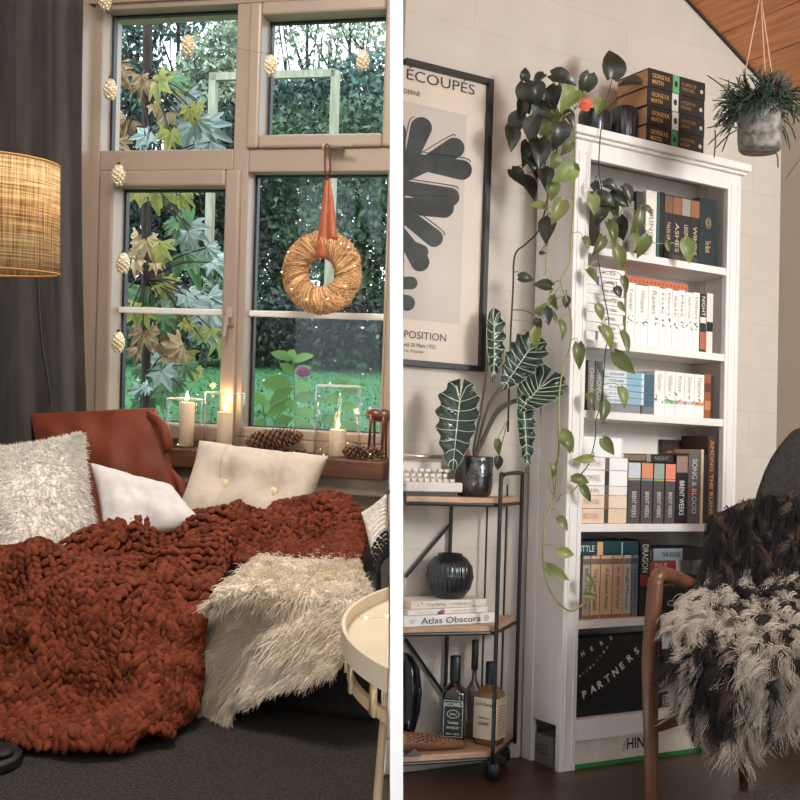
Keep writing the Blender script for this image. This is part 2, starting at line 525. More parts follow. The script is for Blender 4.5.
# ---- curtain
M_curt = mat('curtain_cloth', (54, 47, 45), .85, var=.3, vscale=6, stretch=(5, 5, 1), bump=.25, bscale=220, sheen=.3)
P = []
nU, nV = 150, 24
for i in range(nV + 1):
    t = i / nV; z = 2.12 - 1.83 * t
    xr = LR.on(78 + 20 * max(0, (t - .12)) ** 1.6 + 3 * t, 200, Y=3.52).x
    row = []
    for j in range(nU + 1):
        s = j / nU
        bx, by = xr - s * .95, 3.52 - s * .62
        a = s * 2 * PI * 8.5 + .7 * math.sin(6 * s + 2.2 * t)
        amp = .028 * (1 + .25 * math.sin(11 * s)) * (.75 + .35 * t)
        nz = .012 * mnoise.noise((s * 8, t * 3, 2.))
        row.append(Vector((bx - .55 * (amp * math.sin(a) + nz), by + .83 * (amp * math.sin(a) + nz) + .006 * math.cos(2.1 * a), z)))
    P.append(row)
tag(MB().grid(P).build('curtain', M_curt, smooth=True, thick=.004), 'dark brown curtain hanging in folds beside the bay window', 'curtain')
c = [LR.on(x, y, Y=3.0) for x, y in ((38, 262), (38.5, 300), (42, 345), (47, 375), (50, 395), (50, 404))]
tag(MB().tube(spline(c), .0035, 6).build('cord', mat('black_cord', (18, 17, 17), .5), smooth=True), 'thin black cord hanging down the front of the dark curtain', 'cord')

# ---- floor lamp with a burlap drum shade
lc = LR.on(-18, 216, Y=1.98); sc_ = LR.scale(lc)
lamp_t = thing('floor_lamp', 'floor lamp with a glowing woven burlap drum shade beside the curtain', 'lamp', (lc.x, lc.y, 0))


def burlap():
    m = mat('burlap', (196, 160, 112), .9, translucent=.6)
    nt = m.node_tree; N = nt.nodes; Lk = nt.links
    tc = [n for n in N if n.type == 'TEX_COORD'][0]
    mul = None
    for st in ((2.2, 2.2, 110), (105, 105, 2.6)):
        mp = N.new('ShaderNodeMapping'); mp.inputs['Scale'].default_value = st; Lk.new(tc.outputs['Object'], mp.inputs[0])
        no = N.new('ShaderNodeTexNoise'); no.inputs['Scale'].default_value = 3.2; no.inputs['Detail'].default_value = 4; Lk.new(mp.outputs[0], no.inputs[0])
        if mul is None: mul = no
        else:
            ad = N.new('ShaderNodeMath'); ad.operation = 'ADD'; Lk.new(mul.outputs[0], ad.inputs[0]); Lk.new(no.outputs[0], ad.inputs[1])
    rp = N.new('ShaderNodeValToRGB'); Lk.new(ad.outputs[0], rp.inputs[0])
    # ramp over half the summed threads
    hf = N.new('ShaderNodeMath'); hf.operation = 'MULTIPLY'; hf.inputs[1].default_value = .5; Lk.new(ad.outputs[0], hf.inputs[0]); Lk.new(hf.outputs[0], rp.inputs[0])
    rp.color_ramp.elements[0].position = .40; rp.color_ramp.elements[0].color = lin((136, 104, 66))
    rp.color_ramp.elements[1].position = .58; rp.color_ramp.elements[1].color = lin((238, 218, 176))
    b = N['Principled BSDF']; Lk.new(rp.outputs[0], b.inputs['Base Color'])
    tr = [n for n in N if n.type == 'BSDF_TRANSLUCENT'][0]; Lk.new(rp.outputs[0], tr.inputs[0])
    bp = N.new('ShaderNodeBump'); bp.inputs['Strength'].default_value = .5; bp.inputs['Distance'].default_value = .003
    Lk.new(hf.outputs[0], bp.inputs['Height']); Lk.new(bp.outputs[0], b.inputs['Normal'])
    return m


rS = 75 * sc_; zT, zB = LR.on(-18, 162, Y=1.98).z, LR.on(-18, 271, Y=1.98).z
MB().lathe([(rS * .975, zT), (rS, zB)], (lc.x, lc.y, 0), 64).build('lamp_shade', burlap(), lamp_t, smooth=True, thick=.003)
bpy.data.objects['lamp_shade'].data.polygons  # open drum: drop the two caps
me = bpy.data.objects['lamp_shade'].data; bm = bmesh.new(); bm.from_mesh(me)
bmesh.ops.delete(bm, geom=[f for f in bm.faces if len(f.verts) > 4], context='FACES'); bm.to_mesh(me); bm.free()
M_trim = mat('shade_trim', (176, 132, 78), .8)
for z, r in ((zT, rS * .975), (zB, rS)):
    MB().tube([(lc.x + r * math.cos(a), lc.y + r * math.sin(a), z) for a in np.linspace(0, 2 * PI, 65)], .003, 6, False).build('shade_rim', M_trim, lamp_t, smooth=True)
M_black = mat('black_metal', (22, 22, 23), .42)
MB().tube([(lc.x, lc.y, .02), (lc.x, lc.y, zB + .04)], .010, 10).build('pole', M_black, lamp_t, smooth=True)
MB().lathe([(0, 0), (.082, 0), (.086, .006), (.084, .02), (.075, .026), (.02, .028), (.014, .04), (0, .04)], (lc.x + .02, lc.y, 0), 40).build('base', M_black, lamp_t, smooth=False, bevel=.002)
MB().lathe([(0, .028), (.020, .028), (.022, .03), (.018, .036), (0, .037)], (lc.x + .072, lc.y - .0, 0), 24).build('foot_switch', mat('dark_rubber', (9, 9, 10), .6), lamp_t, smooth=True)
zb = (zT + zB) / 2
MB().ball((lc.x, lc.y, zb), .03, .03, .042).build('bulb', mat('warm_bulb', (255, 206, 140), .3, emit=8), lamp_t, smooth=True)
lamp('shade_light', 'POINT', (lc.x, lc.y + .0, zb + .07), 2.0, (1.0, .80, .56), .05)

# ---- pine-cone baubles on a strand
M_bauble = mat('gilt_glass', (242, 230, 200), .25, .3, island=.15)
M_cap = mat('bauble_cap', (70, 52, 30), .4, .8)
names = ['gold pine-cone bauble hanging highest, on the window head board', 'gold pine-cone bauble hanging against the upper left pane beside the post',
         'gold pine-cone bauble hanging at the transom below the upper left pane', 'gold pine-cone bauble hanging beside the middle of the lower left pane',
         'gold pine-cone bauble hanging lowest, just under the height of the glazing bar', 'gold pine-cone bauble hanging in the middle of the upper left pane',
         'gold pine-cone bauble at the left edge of the upper right pane', 'gold pine-cone bauble at the right end of the upper right pane']
for (px, py), lb in zip(((105, -1), (110, 89), (118.5, 175), (123, 263), (118, 342), (188, 45), (270.5, 65), (363, 60)), names):
    p = LR.on(px, py, Y=3.62); s = LR.scale(p); H = 21 * s; W = 6.6 * s
    t = thing('pinecone_bauble', lb, 'ornament', p - Vector((0, 0, H / 2)), 'pine-cone baubles strung round the window')
    b = MB(); b.lathe([(0, -H * .5), (W * .45, -H * .36), (W * .8, -H * .1), (W * .85, H * .2), (W * .5, H * .42), (.1 * W, H * .5)], p, 14)
    for k in range(46):
        u = (k + .5) / 46; z = -H * .46 + H * .88 * u; r = W * math.sin(PI * min(1, .12 + .8 * u)) ** .7; a = k * 2.39996
        n = Vector((math.cos(a), math.sin(a), -.5)); m = rot_to(Vector((-math.sin(a), math.cos(a), 0)), Vector((0, 0, 1)))
        b.ball(p + Vector((r * .9 * math.cos(a), r * .9 * math.sin(a), z)), W * .3, W * .3, W * .18, m, 7, 4)
    b.build('body', M_bauble, t, smooth=True)
    MB().lathe([(.22 * W, H * .47), (.24 * W, H * .58), (.1 * W, H * .6)], p, 10).build('cap', M_cap, t, smooth=True)
    MB().tube([p + Vector((0, 0, H * .58)), p + Vector((0, 0, H * .75)), p + Vector((.002, .03, H * 1.0))], .0006, 4).build('loop', M_cap, t)
st = [LR.on(x, y, Y=3.655) for x, y in ((100, -6), (150, 3), (188, 33), (270, 54), (318, 44), (363, 48), (388, 40))]
tag(MB().tube(spline(st, 6), .0006, 4).build('bauble_thread', M_cap), 'fine thread strung across the upper panes for the baubles', 'thread')

# ---- straw wreath on a rust ribbon
wc = LR.on(323, 273, Y=3.60); s = LR.scale(wc)
wr = thing('straw_wreath', 'round straw wreath dotted with tiny lights hanging in front of the window', 'wreath', (wc.x, wc.y, wc.z - 41 * s))
M_straw = mat('straw', (216, 172, 124), .8, island=.45, var=.2, vscale=20)
Rm, rm = 27.5 * s, 13.5 * s
b = MB()
tb = [[wc + Vector(((Rm + rm * .86 * math.cos(v)) * math.cos(u), rm * .8 * math.sin(v), (Rm + rm * .86 * math.cos(v)) * math.sin(u))) for v in np.linspace(0, 2 * PI, 13)] for u in np.linspace(0, 2 * PI, 49)]
b.grid(tb)
for k in range(560):
    u0 = k / 560 * 2 * PI + random.uniform(-.05, .05); v0 = random.uniform(-.8, .8); pts = []
    ln = random.uniform(1.7, 2.3); rr = rm * random.uniform(.86, 1.12)
    for i in range(7):
        t = i / 6; v = -2.7 + ln * 1.2 * t * 1.6 + v0 * .3; u = u0 + .75 * t * ln / 2
        pts.append(wc + Vector(((Rm + rr * math.cos(v)) * math.cos(u), -abs(rr * math.sin(v)) if True else 0, (Rm + rr * math.cos(v)) * math.sin(u))))
    b.tube(pts, .0019, 4)
b.build('straw_ring', M_straw, wr, smooth=True)
M_glow = mat('fairy_light', (255, 226, 170), .4, emit=3)
b = MB()
for x, y in ((300, 220), (341, 243.5), (348.5, 247), (354.5, 266), (345.5, 286), (327.5, 299), (306.5, 299.5), (291.5, 289), (288.5, 252), (281.5, 272)):
    b.ball(LR.on(x, y, Y=3.60 - rm * 1.12), .0028, .0028, .0028, None, 6, 4)
b.build('lights', M_glow, wr, smooth=True)
M_rib = mat('rust_ribbon', (168, 84, 44), .5, var=.12, vscale=30, sheen=.3)
top = LR.on(327, 147, Y=3.615); kn = LR.on(327, 178, Y=3.59); bt = LR.on(321.5, 256, Y=3.545); bt2 = LR.on(331, 236, Y=3.552)
b = MB()


def strip(mb, pts, ws, nrm=(0, -1, 0)):
    P = []
    for p, w, in zip(pts, ws): P.append([Vector(p) - Vector((w / 2, 0, 0)), Vector(p), Vector(p) + Vector((w / 2, 0, 0))])
    mb.grid(P)


strip(b, spline([kn, kn.lerp(bt, .3), kn.lerp(bt, .65), bt, bt + Vector((0, .03, .008))], 5), list(np.interp(np.linspace(0, 1, 21), [0, .15, .5, .8, 1], [3 * s, 4.5 * s, 10 * s, 13.5 * s, 12 * s])))
strip(b, spline([kn + Vector((.004, .006, 0)), kn.lerp(bt2, .5) + Vector((.006, .004, 0)), bt2 + Vector((.004, .0, 0)), bt2 + Vector((0, .02, -.01))], 5), list(np.interp(np.linspace(0, 1, 16), [0, .5, 1], [3 * s, 9 * s, 12 * s])))
b.build('ribbon', M_rib, wr, smooth=True, thick=.0012)
b = MB(); b.tube([kn + Vector((0, 0, -.003)), kn + Vector((-.008, -.002, .03)), top + Vector((-.008, 0, .0)), top + Vector((0, .0, .012)), top + Vector((.008, 0, 0)), kn + Vector((.012, -.002, .03)), kn + Vector((.002, 0, -.003))], .0034, 6)
b.ball(kn, .006, .005, .009); b.build('ribbon_loop', mat('dark_rust', (92, 36, 18), .55), wr, smooth=True)
q = LR.on(329, 227, Y=3.585)
MB().tube([q + Vector((-.004, 0, .004)), q + Vector((0, -.002, .009)), q + Vector((.005, 0, .004)), q + Vector((.003, 0, -.005)), q + Vector((-.001, 0, -.01))], .0012, 5).build('hook', mat('light_wire', (225, 215, 200), .3, .7), wr)

# ---- candles and hurricane glasses
ZS_ = .52
M_wax = mat('cream_wax', (244, 226, 204), .45, translucent=.25)
M_flame = mat('flame', (255, 214, 130), .5, emit=30)
M_wick = mat('wick', (30, 22, 16), .8)


def candle(px, pt, half, Y, label):
    p = LR.on(px, pt, Y=Y); s = LR.scale(p); r = half * s
    t = thing('candle', label, 'candle', (p.x, Y, ZS_ + .004), 'pillar candles burning on the sill')
    zt = p.z
    MB().lathe([(0, ZS_ + .004), (r * .97, ZS_ + .004), (r, ZS_ + .008), (r, zt - .003), (r * .94, zt), (r * .5, zt - .003), (0, zt - .004)], (p.x, Y, 0), 28).build('wax', M_wax, t, smooth=True)
    MB().tube([(p.x, Y, zt - .005), (p.x + .001, Y, zt + .007)], .001, 5).build('wick', M_wick, t)
    MB().lathe([(0, zt + .004), (.005, zt + .010), (.0062, zt + .017), (.0035, zt + .029), (0, zt + .041)], (p.x, Y, 0), 12).build('flame', M_flame, t, smooth=True)
    lamp('candle_light', 'POINT', (p.x, Y - .0, zt + .055), .35, (1.0, .62, .30), .012)
    return p.x, zt


def hurricane(px, half, ptop, Y, label):
    p = LR.on(px, ptop, Y=Y); r = half * LR.scale(p); w = .003
    b = MB().lathe([(0, ZS_ + .0015), (r, ZS_ + .0015), (r, p.z - .002), (r - w / 2, p.z), (r - w, p.z - .002), (r - w, ZS_ + .0035), (0, ZS_ + .0035)], (p.x, Y, 0), 40)
    o = tag(b.build('hurricane_glass', G_jar, smooth=False), label, 'candle holder')
    for q in o.data.polygons: q.use_smooth = abs(q.normal.z) < .3
    b = MB()
    b.tube([(p.x + (r - w / 2) * math.cos(a), Y + (r - w / 2) * math.sin(a), p.z) for a in np.linspace(0, 2 * PI, 41)], .0022, 6, False)
    b.build('rim', mat('glass_rim', (214, 222, 218), .15, spec=.8), o, smooth=True)


candle(187.2, 402, 7.6, 3.655, 'tallest cream pillar candle, in the glass nearest the rust cushion')
candle(225.2, 412, 7.8, 3.655, 'cream pillar candle in the glass standing before the mullion')
candle(338, 429.5, 8.2, 3.655, 'short cream pillar candle in the big glass near the deer figure')
hurricane(185, 18, 399, 3.655, 'clear glass cylinder round the tallest candle, by the rust cushion')
hurricane(225, 20.5, 393, 3.655, 'clear glass cylinder before the window mullion, round a candle')
hurricane(338.5, 23.3, 386, 3.655, 'widest clear glass cylinder, near the deer figure on the sill')

# ---- pine cones
M_cone = mat('cone_scale', (92, 64, 44), .75, island=.4, c2=(140, 104, 76), vscale=30)
M_core = mat('cone_core', (40, 27, 19), .9)


def pinecone(a, b_, r, label, n):
    a, b_ = Vector(a), Vector(b_); ax = (b_ - a); L_ = ax.length; ax.normalize()
    m3 = rot_to(ax.orthogonal(), ax.cross(ax.orthogonal()))
    ex, ey = ax.orthogonal().normalized(), None; ey = ax.cross(ex)
    t = thing('pinecone', label, 'pine cone', ((a + b_) / 2).xy.to_3d() + Vector((0, 0, ZS_)), 'pine cones on the sill')
    core = MB().tube([a.lerp(b_, k / 8) for k in range(9)], [r * f for f in (.2, .55, .7, .72, .68, .6, .5, .35, .1)], 10); core.build('core', M_core, t, smooth=True)
    b = MB()
    for k in range(n):
        u = (k + .5) / n; f = np.interp(u, [0, .1, .3, .6, .85, 1], [.35, .8, 1, .92, .65, .25]) * r
        ang = k * 2.39996; rad = ex * math.cos(ang) + ey * math.sin(ang)
        c = a + ax * (L_ * u) + rad * f * .66; out = (rad * 1.0 + ax * .75).normalized(); tng = ax.cross(rad).normalized()
        m = rot_to(tng, out)
        b.ball(c, f * .30 + .002, f * .46 + .002, .0028, m, 8, 4)
        b.ball(c + out * f * .38, f * .2 + .0015, .0035, .0038, m, 6, 4)
    b.build('scales', M_cone, t, smooth=True)


e = LR.on(246, 437, Y=3.625); e2 = LR.on(303, 423, Y=3.66)
z0 = ZS_ + .036
pinecone((e.x, e.y, z0 - .004), (e2.x, e2.y, z0 + .030), .038, 'long open pine cone lying on the sill between two candles', 110)
e = LR.on(343, 455, Y=3.605); e2 = LR.on(384, 452, Y=3.605)
pinecone((e.x, e.y, ZS_ + .024), (e2.x, e2.y, ZS_ + .024), .025, 'smaller pine cone on the sill edge in front of the deer figure', 80)
# dried bits and the light wire between them
b = MB()
for k in range(60):
    x = random.uniform(LR.on(262, 450, Y=3.64).x, LR.on(312, 450, Y=3.64).x); p = Vector((x, random.uniform(3.60, 3.70), ZS_ + random.uniform(.002, .012)))
    b.ball(p, random.uniform(.003, .009), random.uniform(.003, .008), .004, None, 6, 4)
tag(b.build('dried_petals', mat('dried_bits', (92, 70, 52), .9, island=.6), smooth=True), 'scatter of dried petals and twigs by the long pine cone', 'dried petals', kind='stuff')
t = thing('fairy_light_wire', 'silvery fairy-light wire trailing along the window sill', 'fairy lights', (-1.3, 3.6, ZS_))
pts = []
for k in range(60):
    u = k / 59; x = LR.on(160 + 222 * u, 450, Y=3.60).x
    pts.append(Vector((x, 3.598 + .018 * math.sin(u * 31) + .012 * math.sin(u * 17), ZS_ + .003 + .006 * abs(math.sin(u * 23)))))
b = MB().tube(spline(pts, 3), .0011, 4); b.build('wire', mat('silver_wire', (210, 205, 198), .3, .8), t)
b = MB()
for k in range(4, 60, 8): b.ball(pts[k] + Vector((0, -.003, .003)), .0022, .0022, .003, None, 6, 4)
b.build('lights', M_glow, t, smooth=True)
t = thing('fairy_light_loop', 'loop of fairy-light wire arching round the big hurricane glass', 'fairy lights', LR.on(345, 455, Y=3.578).xy.to_3d() + Vector((0, 0, ZS_)))
pts = [Vector((*LR.on(x, 400, Y=y).xy, ZS_ + z)) for x, y, z in ((317, 3.59, .004), (322, 3.575, .03), (334, 3.571, .056), (349, 3.571, .058), (362, 3.574, .045), (372, 3.585, .022), (379, 3.60, .004))]
MB().tube(spline(pts, 5), .0012, 4).build('wire', MATS['silver_wire'], t)
b = MB(); [b.ball(p, .002, .002, .0024, None, 6, 4) for p in pts[1:-1:2]]; b.build('lights', M_glow, t, smooth=True)

# ---- carved deer
M_deer = mat('deer_wood', (104, 54, 34), .28, var=.2, vscale=18, coat=.4)
x0, x1 = LR.on(371, 420, Y=3.69).x, LR.on(386.5, 420, Y=3.69).x; zb_ = LR.on(378, 416, Y=3.69).z; s = LR.scale((x0, 3.69, zb_))
b = MB()
b.tube(spline([(x0 - .004, 3.69, zb_ - .012), (x0 + .003, 3.69, zb_ + .004), ((x0 + x1) / 2, 3.69, zb_ + .003), (x1, 3.69, zb_ + .004), (x1 + .004, 3.705, zb_ + .010), (x1 + .004, 3.72, zb_ + .022)], 5),
       list(np.interp(np.linspace(0, 1, 26), [0, .12, .3, .6, .75, .9, 1], [.006, .021, .024, .022, .015, .009, .008])), 12)
b.ball((x1 + .003, 3.726, zb_ + .028), .008, .013, .009)
for x, y, dx in ((x0 + .004, 3.678, -.007), (x0 + .008, 3.702, .006), (x1 - .006, 3.678, -.004), (x1 - .004, 3.702, .004)):
    b.tube([(x, y, zb_), (x + dx * .2, y, zb_ - .03), (x + dx, y, ZS_ + .001)], [.011, .0052, .0045], 8)
b.tube([(x0 - .008, 3.69, zb_ + .006), (x0 - .016, 3.69, zb_ - .012)], [.005, .002], 6)
tag(b.build('deer_figurine', M_deer, smooth=True), 'carved brown wooden deer figure standing on the window sill', 'figurine')

# ---- daybed
M_sofa = mat('charcoal_fabric', (34, 29, 26), .9, var=.2, vscale=60, bump=.3, bscale=400)
M_seat = mat('seat_fabric', (58, 56, 58), .9, var=.15, vscale=60, bump=.3, bscale=400)
rx = lambda y: -.2725 * y - .006
bed = thing('daybed', 'low dark daybed in the bay under blanket and sheepskin', 'daybed', (-1.6, 2.85, 0))
MB().prism([(-2.62, 2.76), (rx(2.50), 2.50), (rx(3.56), 3.56), (-2.36, 3.56), (-2.62, 3.38)], .0, .14).build('base', M_sofa, bed, bevel=.02)
MB().prism([(-2.62, 2.73), (rx(2.47), 2.47), (rx(3.58), 3.58), (-2.36, 3.58), (-2.62, 3.40)], .142, .262).build('mattress', M_seat, bed, bevel=.04)

# ---- cushions


def qcorner(px, py, Y): return LR.on(px, py, Y=Y)


def pillow_mesh(c4, T, n=26, pinch=.07, wr=.0, seed=0, btn=(), ex=.42):
    """c4: corners TL TR BR BL; bilinear sheet swollen by T either side"""
    tl, tr_, br, bl = [Vector(c) for c in c4]
    nrm = (tr_ - tl).cross(tl - bl).normalized()
    if nrm.y > 0: nrm = -nrm
    w = (tr_ - tl).length; hgt = (tl - bl).length
    sides = []
    for sg in (1, -1):
        P = []
        for i in range(n + 1):
            row = []
            for j in range(n + 1):
                a, c = -1 + 2 * j / n, -1 + 2 * i / n
                a = math.sin(a * PI / 2); c = math.sin(c * PI / 2)
                aa = a * (1 - pinch * (1 - c * c) * abs(a) ** 2); cc = c * (1 - pinch * (1 - a * a) * abs(c) ** 2)
                u, v = (aa + 1) / 2, (cc + 1) / 2
                p = tl.lerp(tr_, u).lerp(bl.lerp(br, u), v)
                e = max(0, (1 - a * a) * (1 - c * c)); z = T * e ** ex
                if wr:
                    z += wr * e ** .5 * mnoise.noise((u * 3.1 + seed, v * 3.1, sg)) + .5 * wr * e ** .4 * mnoise.noise((u * 8 + seed, v * 5, sg * 2))
                for bu, bv, bd, bs in btn:
                    if sg > 0:
                        dd = math.hypot((u - bu) * w, (v - bv) * hgt); z -= bd / (1 + (dd / bs) ** 2); z -= .25 * bd * math.exp(-((u - bu) * w / .012) ** 2) * e ** .4
                row.append(p + nrm * (sg * z))
            P.append(row)
        sides.append(P)
    return sides, nrm


def pillow(name, c4, T, m, label, **k):
    sd, nrm = pillow_mesh(c4, T, **k)
    sd = [[[Vector((p.x, p.y, max(p.z, .264 + .002 * k_))) for p in r] for r in P] for k_, P in enumerate(sd)]
    b = MB().grid(sd[0]); b.grid([r[::-1] for r in sd[1]])
    return tag(b.build(name, m, smooth=True, weld=True), label, 'cushion'), sd, nrm


M_rust = mat('rust_leathery_cloth', (122, 58, 36), .55, var=.14, vscale=7, bump=.12, bscale=300, sheen=.03, spec=.25)
o, sd, nrm = pillow('cushion', [qcorner(30, 414, 3.44), qcorner(156, 408, 3.50), qcorner(186, 512, 3.42), qcorner(58, 545, 3.3)], .066, M_rust, 'big rust-brown cushion leaning under the window behind the white one', wr=.03, seed=3, n=34, pinch=.02, ex=.3)
b = MB()
for (ax_, ay, bx_, by, dy) in ((148, 412, 168, 446, -.03), (170, 470, 183, 512, -.03)):
    p, q = LR.on(ax_, ay, Y=3.45), LR.on(bx_, by, Y=3.42)
    b.tube(spline([p, p.lerp(q, .4) + Vector((.03, -.01, 0)), q, q + Vector((-.02, .01, -.02))], 5), [.008, .010, .012, .014, .016, .017, .018, .019, .019, .018, .016, .014, .012, .010, .007, .004], 10)
b.build('knotted_corner', M_rust, o, smooth=True)

M_fluff = mat('white_pile', (252, 247, 238), .85, island=.12, sheen=.4)
o, sd, nrm = pillow('shaggy_cushion', [qcorner(-22, 452, 3.0), qcorner(80, 436, 3.12), qcorner(98, 553, 2.94), qcorner(6, 588, 2.72)], .055, M_fluff, 'fluffy white shaggy cushion propped at the end of the daybed', wr=.01)
R_, D_ = [], []
for P in (sd[0],):
    A = np.array([[tuple(p) for p in r] for r in P]); n = A.shape[0] - 1
    for k in range(9500):
        i, j = random.uniform(0, n - .01), random.uniform(0, n - .01); ii, jj = int(i), int(j); fi, fj = i - ii, j - jj
        p = A[ii, jj] * (1 - fi) * (1 - fj) + A[ii + 1, jj] * fi * (1 - fj) + A[ii, jj + 1] * (1 - fi) * fj + A[ii + 1, jj + 1] * fi * fj
        du, dv = A[ii, min(jj + 1, n)] - A[ii, jj], A[ii + 1, jj] - A[ii, jj]
        nn = np.cross(dv, du); nn /= np.linalg.norm(nn) + 1e-9
        if np.dot(nn, np.array(nrm)) < 0: nn = -nn
        edge = np.array([(j / n - .5) * 1.0, 0, (.5 - i / n) * .9])
        R_.append(p); D_.append(nn * .45 + edge * 1.1 + np.array([random.uniform(-.7, .7), 0, random.uniform(-.9, .3)]))
hair('pile', R_, D_,   .030, .0016, M_fluff, o, seg=3, droop=.35, jitter=.30, curl=.15, curl_n=.8)

M_linen = mat('pale_linen', (226, 221, 220), .8, var=.05, vscale=40, bump=.15, bscale=500)
pillow('linen_cushion', [qcorner(90, 463, 3.12), qcorner(172, 486, 3.22), qcorner(206, 527, 3.06), qcorner(104, 545, 2.96)], .055, M_linen, 'small pale grey linen cushion lying between white and buttoned cushions', wr=.035, seed=8, n=34)
M_beige = mat('beige_linen', (220, 207, 192), .8, var=.05, vscale=40, bump=.15, bscale=500)
bt_ = [(.32, .50, .075, .05), (.70, .53, .075, .05)]
o, sd, nrm = pillow('buttoned_cushion', [qcorner(199, 440, 3.50), qcorner(328, 456, 3.48), qcorner(306, 533, 3.36), qcorner(172, 522, 3.32)], .10, M_beige, 'beige oblong cushion with two buttons leaning below the window sill', btn=bt_, n=40, wr=.014, seed=5)
M_btn = mat('cream_button', (240, 226, 196), .5)
A = sd[0]
for u, v, *_ in bt_:
    best = min(((abs((j / 40) - .5 - math.asin(max(-1, min(1, 2 * u - 1))) / PI) + abs((i / 40) - .5 - math.asin(max(-1, min(1, 2 * v - 1))) / PI), i, j) for i in range(41) for j in range(41)))
    p = A[best[1]][best[2]] + nrm * .013
    MB().ball(p, .0135, .008, .0135, None, 14, 8).build('button', M_btn, o, smooth=True)
p0 = [A[i][14] + nrm * .0015 for i in range(0, 20)]
MB().tube(p0, .0022, 5).build('seam', M_beige, o, smooth=True)

# knitted black-and-white cushion at the partition
M_kw = mat('white_knit', (226, 220, 212), .85, island=.15); M_kb = mat('black_knit', (28, 26, 28), .85, island=.2)
kc = [qcorner(362, 514, 3.02), qcorner(386, 496, 3.12), qcorner(387.5, 558, 2.90), qcorner(377, 574, 2.84)]
o, sd, nrm = pillow('knitted_cushion', kc, .03, M_kw, 'knitted cushion with white ribs and black zigzag border', n=20)
tl, tr_, br, bl = kc


def kpt(u, v, off=.0):
    i, j = int(round(v * 20)), int(round(u * 20)); return sd[0][max(0, min(20, i))][max(0, min(20, j))] + nrm * off


bw = MB(); bb = MB()
for i in range(1, 12):
    for j in range(1, 20):
        q = kpt(j / 20, i / 20, .002); bw.ball(q, .0045, .003, .0032, None, 6, 4)
bw.build('white_ribs', M_kw, o, smooth=True)
for i in range(12, 20):
    for j in range(0, 20):
        q = kpt(j / 20, i / 20, .003); (bb if (abs((j % 6) - 3) + i) % 3 else bw)
        if (abs((j % 6) - 3) + i) % 3: bb.ball(q, .0052, .004, .0048, None, 6, 4)
bb.build('zigzag_border', M_kb, o, smooth=True)

# ---- chunky knitted blanket


def bicubic(rows, nu, nv):
    R2 = [spline(r, nu) for r in rows]
    cols = [spline([R2[i][j] for i in range(len(R2))], nv) for j in range(len(R2[0]))]
    return [[cols[j][i] for j in range(len(cols))] for i in range(len(cols[0]))]


def rowpts(Y, pts):
    return [LR.on(px, py, Y=Y + (p[0] if p else 0)) for px, py, *p in pts]


def rowy(Ys, pts): return [LR.on(px, py, Y=y) for y, (px, py) in zip(Ys, pts)]


main = [rowy((2.62, 2.66, 2.82, 2.92, 3.06, 3.2, 3.22), [(-40, 590), (0, 560), (55, 540), (100, 541), (150, 527), (200, 509), (232, 506)]),
        rowy((2.56, 2.58, 2.70, 2.78, 2.88, 3.0, 3.05), [(-40, 596), (0, 570), (55, 556), (100, 553), (150, 541), (200, 526), (236, 532)]),
        rowy((2.50, 2.51, 2.56, 2.60, 2.64, 2.70, 2.80), [(-40, 606), (0, 586), (55, 574), (105, 571), (155, 562), (205, 560), (228, 568)]),
        rowy((2.42, 2.43, 2.46, 2.47, 2.49, 2.50, 2.50), [(-40, 632), (0, 618), (55, 608), (105, 603), (155, 596), (190, 598), (208, 616)]),
        rowy((2.35, 2.36, 2.38, 2.39, 2.42, 2.43, 2.43), [(-40, 660), (0, 648), (50, 641), (100, 636), (150, 630), (186, 636), (203, 660)]),
        rowy((2.28, 2.28, 2.30, 2.31, 2.34, 2.38, 2.40), [(-40, 692), (0, 684), (50, 676), (100, 672), (150, 668), (186, 672), (200, 690)]),
        rowy((2.20, 2.20, 2.22, 2.23, 2.27, 2.33, 2.37), [(-40, 725), (0, 716), (50, 710), (95, 708), (140, 704), (178, 700), (190, 704)]),
        rowy((2.14, 2.14, 2.15, 2.16, 2.20, 2.27, 2.30), [(-40, 750), (0, 745), (50, 742), (95, 742), (135, 738), (160, 730), (170, 728)]),
        rowy((2.09, 2.09, 2.10, 2.11, 2.14, 2.18, 2.22), [(-40, 768), (0, 766), (50, 766), (95, 768), (130, 763), (150, 752), (160, 748)])]
pile = [rowpts(3.30, [(180, 522), (215, 514), (245, 505), (285, 500), (320, 508), (345, 512), (366, 520)]),
        rowpts(3.20, [(180, 528), (215, 518), (245, 510), (285, 504), (320, 512), (345, 515), (368, 526)]),
        rowpts(3.06, [(185, 545), (215, 535), (248, 527), (285, 522), (320, 530), (345, 528), (368, 540)]),
        rowpts(2.95, [(195, 565), (220, 556), (250, 548), (285, 544), (320, 547), (345, 545), (366, 556)]),
        rowpts(2.88, [(205, 590), (224, 578), (250, 566), (285, 556), (318, 556), (343, 556), (362, 566)]),
        rowpts(2.86, [(210, 605), (228, 592), (250, 580), (285, 568), (318, 566), (343, 566), (360, 574)])]
M_knit = mat('rust_wool', (114, 56, 36), .9, island=.4, sheen=.0, spec=.2, bump=.3, bscale=350)
blanket = MB(); lob_c, lob_m = [], []


def folds(p, u, v, k):
    a = mnoise.noise((p.x * 4.5 + k, p.y * 4.5, p.z * 3)) * .045
    a += (1 - 2.2 * abs(mnoise.noise((p.x * 5 + 3 + k, p.y * 4, p.z * 5)))) * .038 - .014
    a += (1 - 2.2 * abs(mnoise.noise((p.x * 9 + 8 + k, p.y * 7, p.z * 9)))) * .018 - .006
    a += .030 * math.sin(9 * p.x + 14 * p.y + 5 * p.z + k) * mnoise.noise((p.x * 2.5, p.y * 3 + 4, k))
    return a


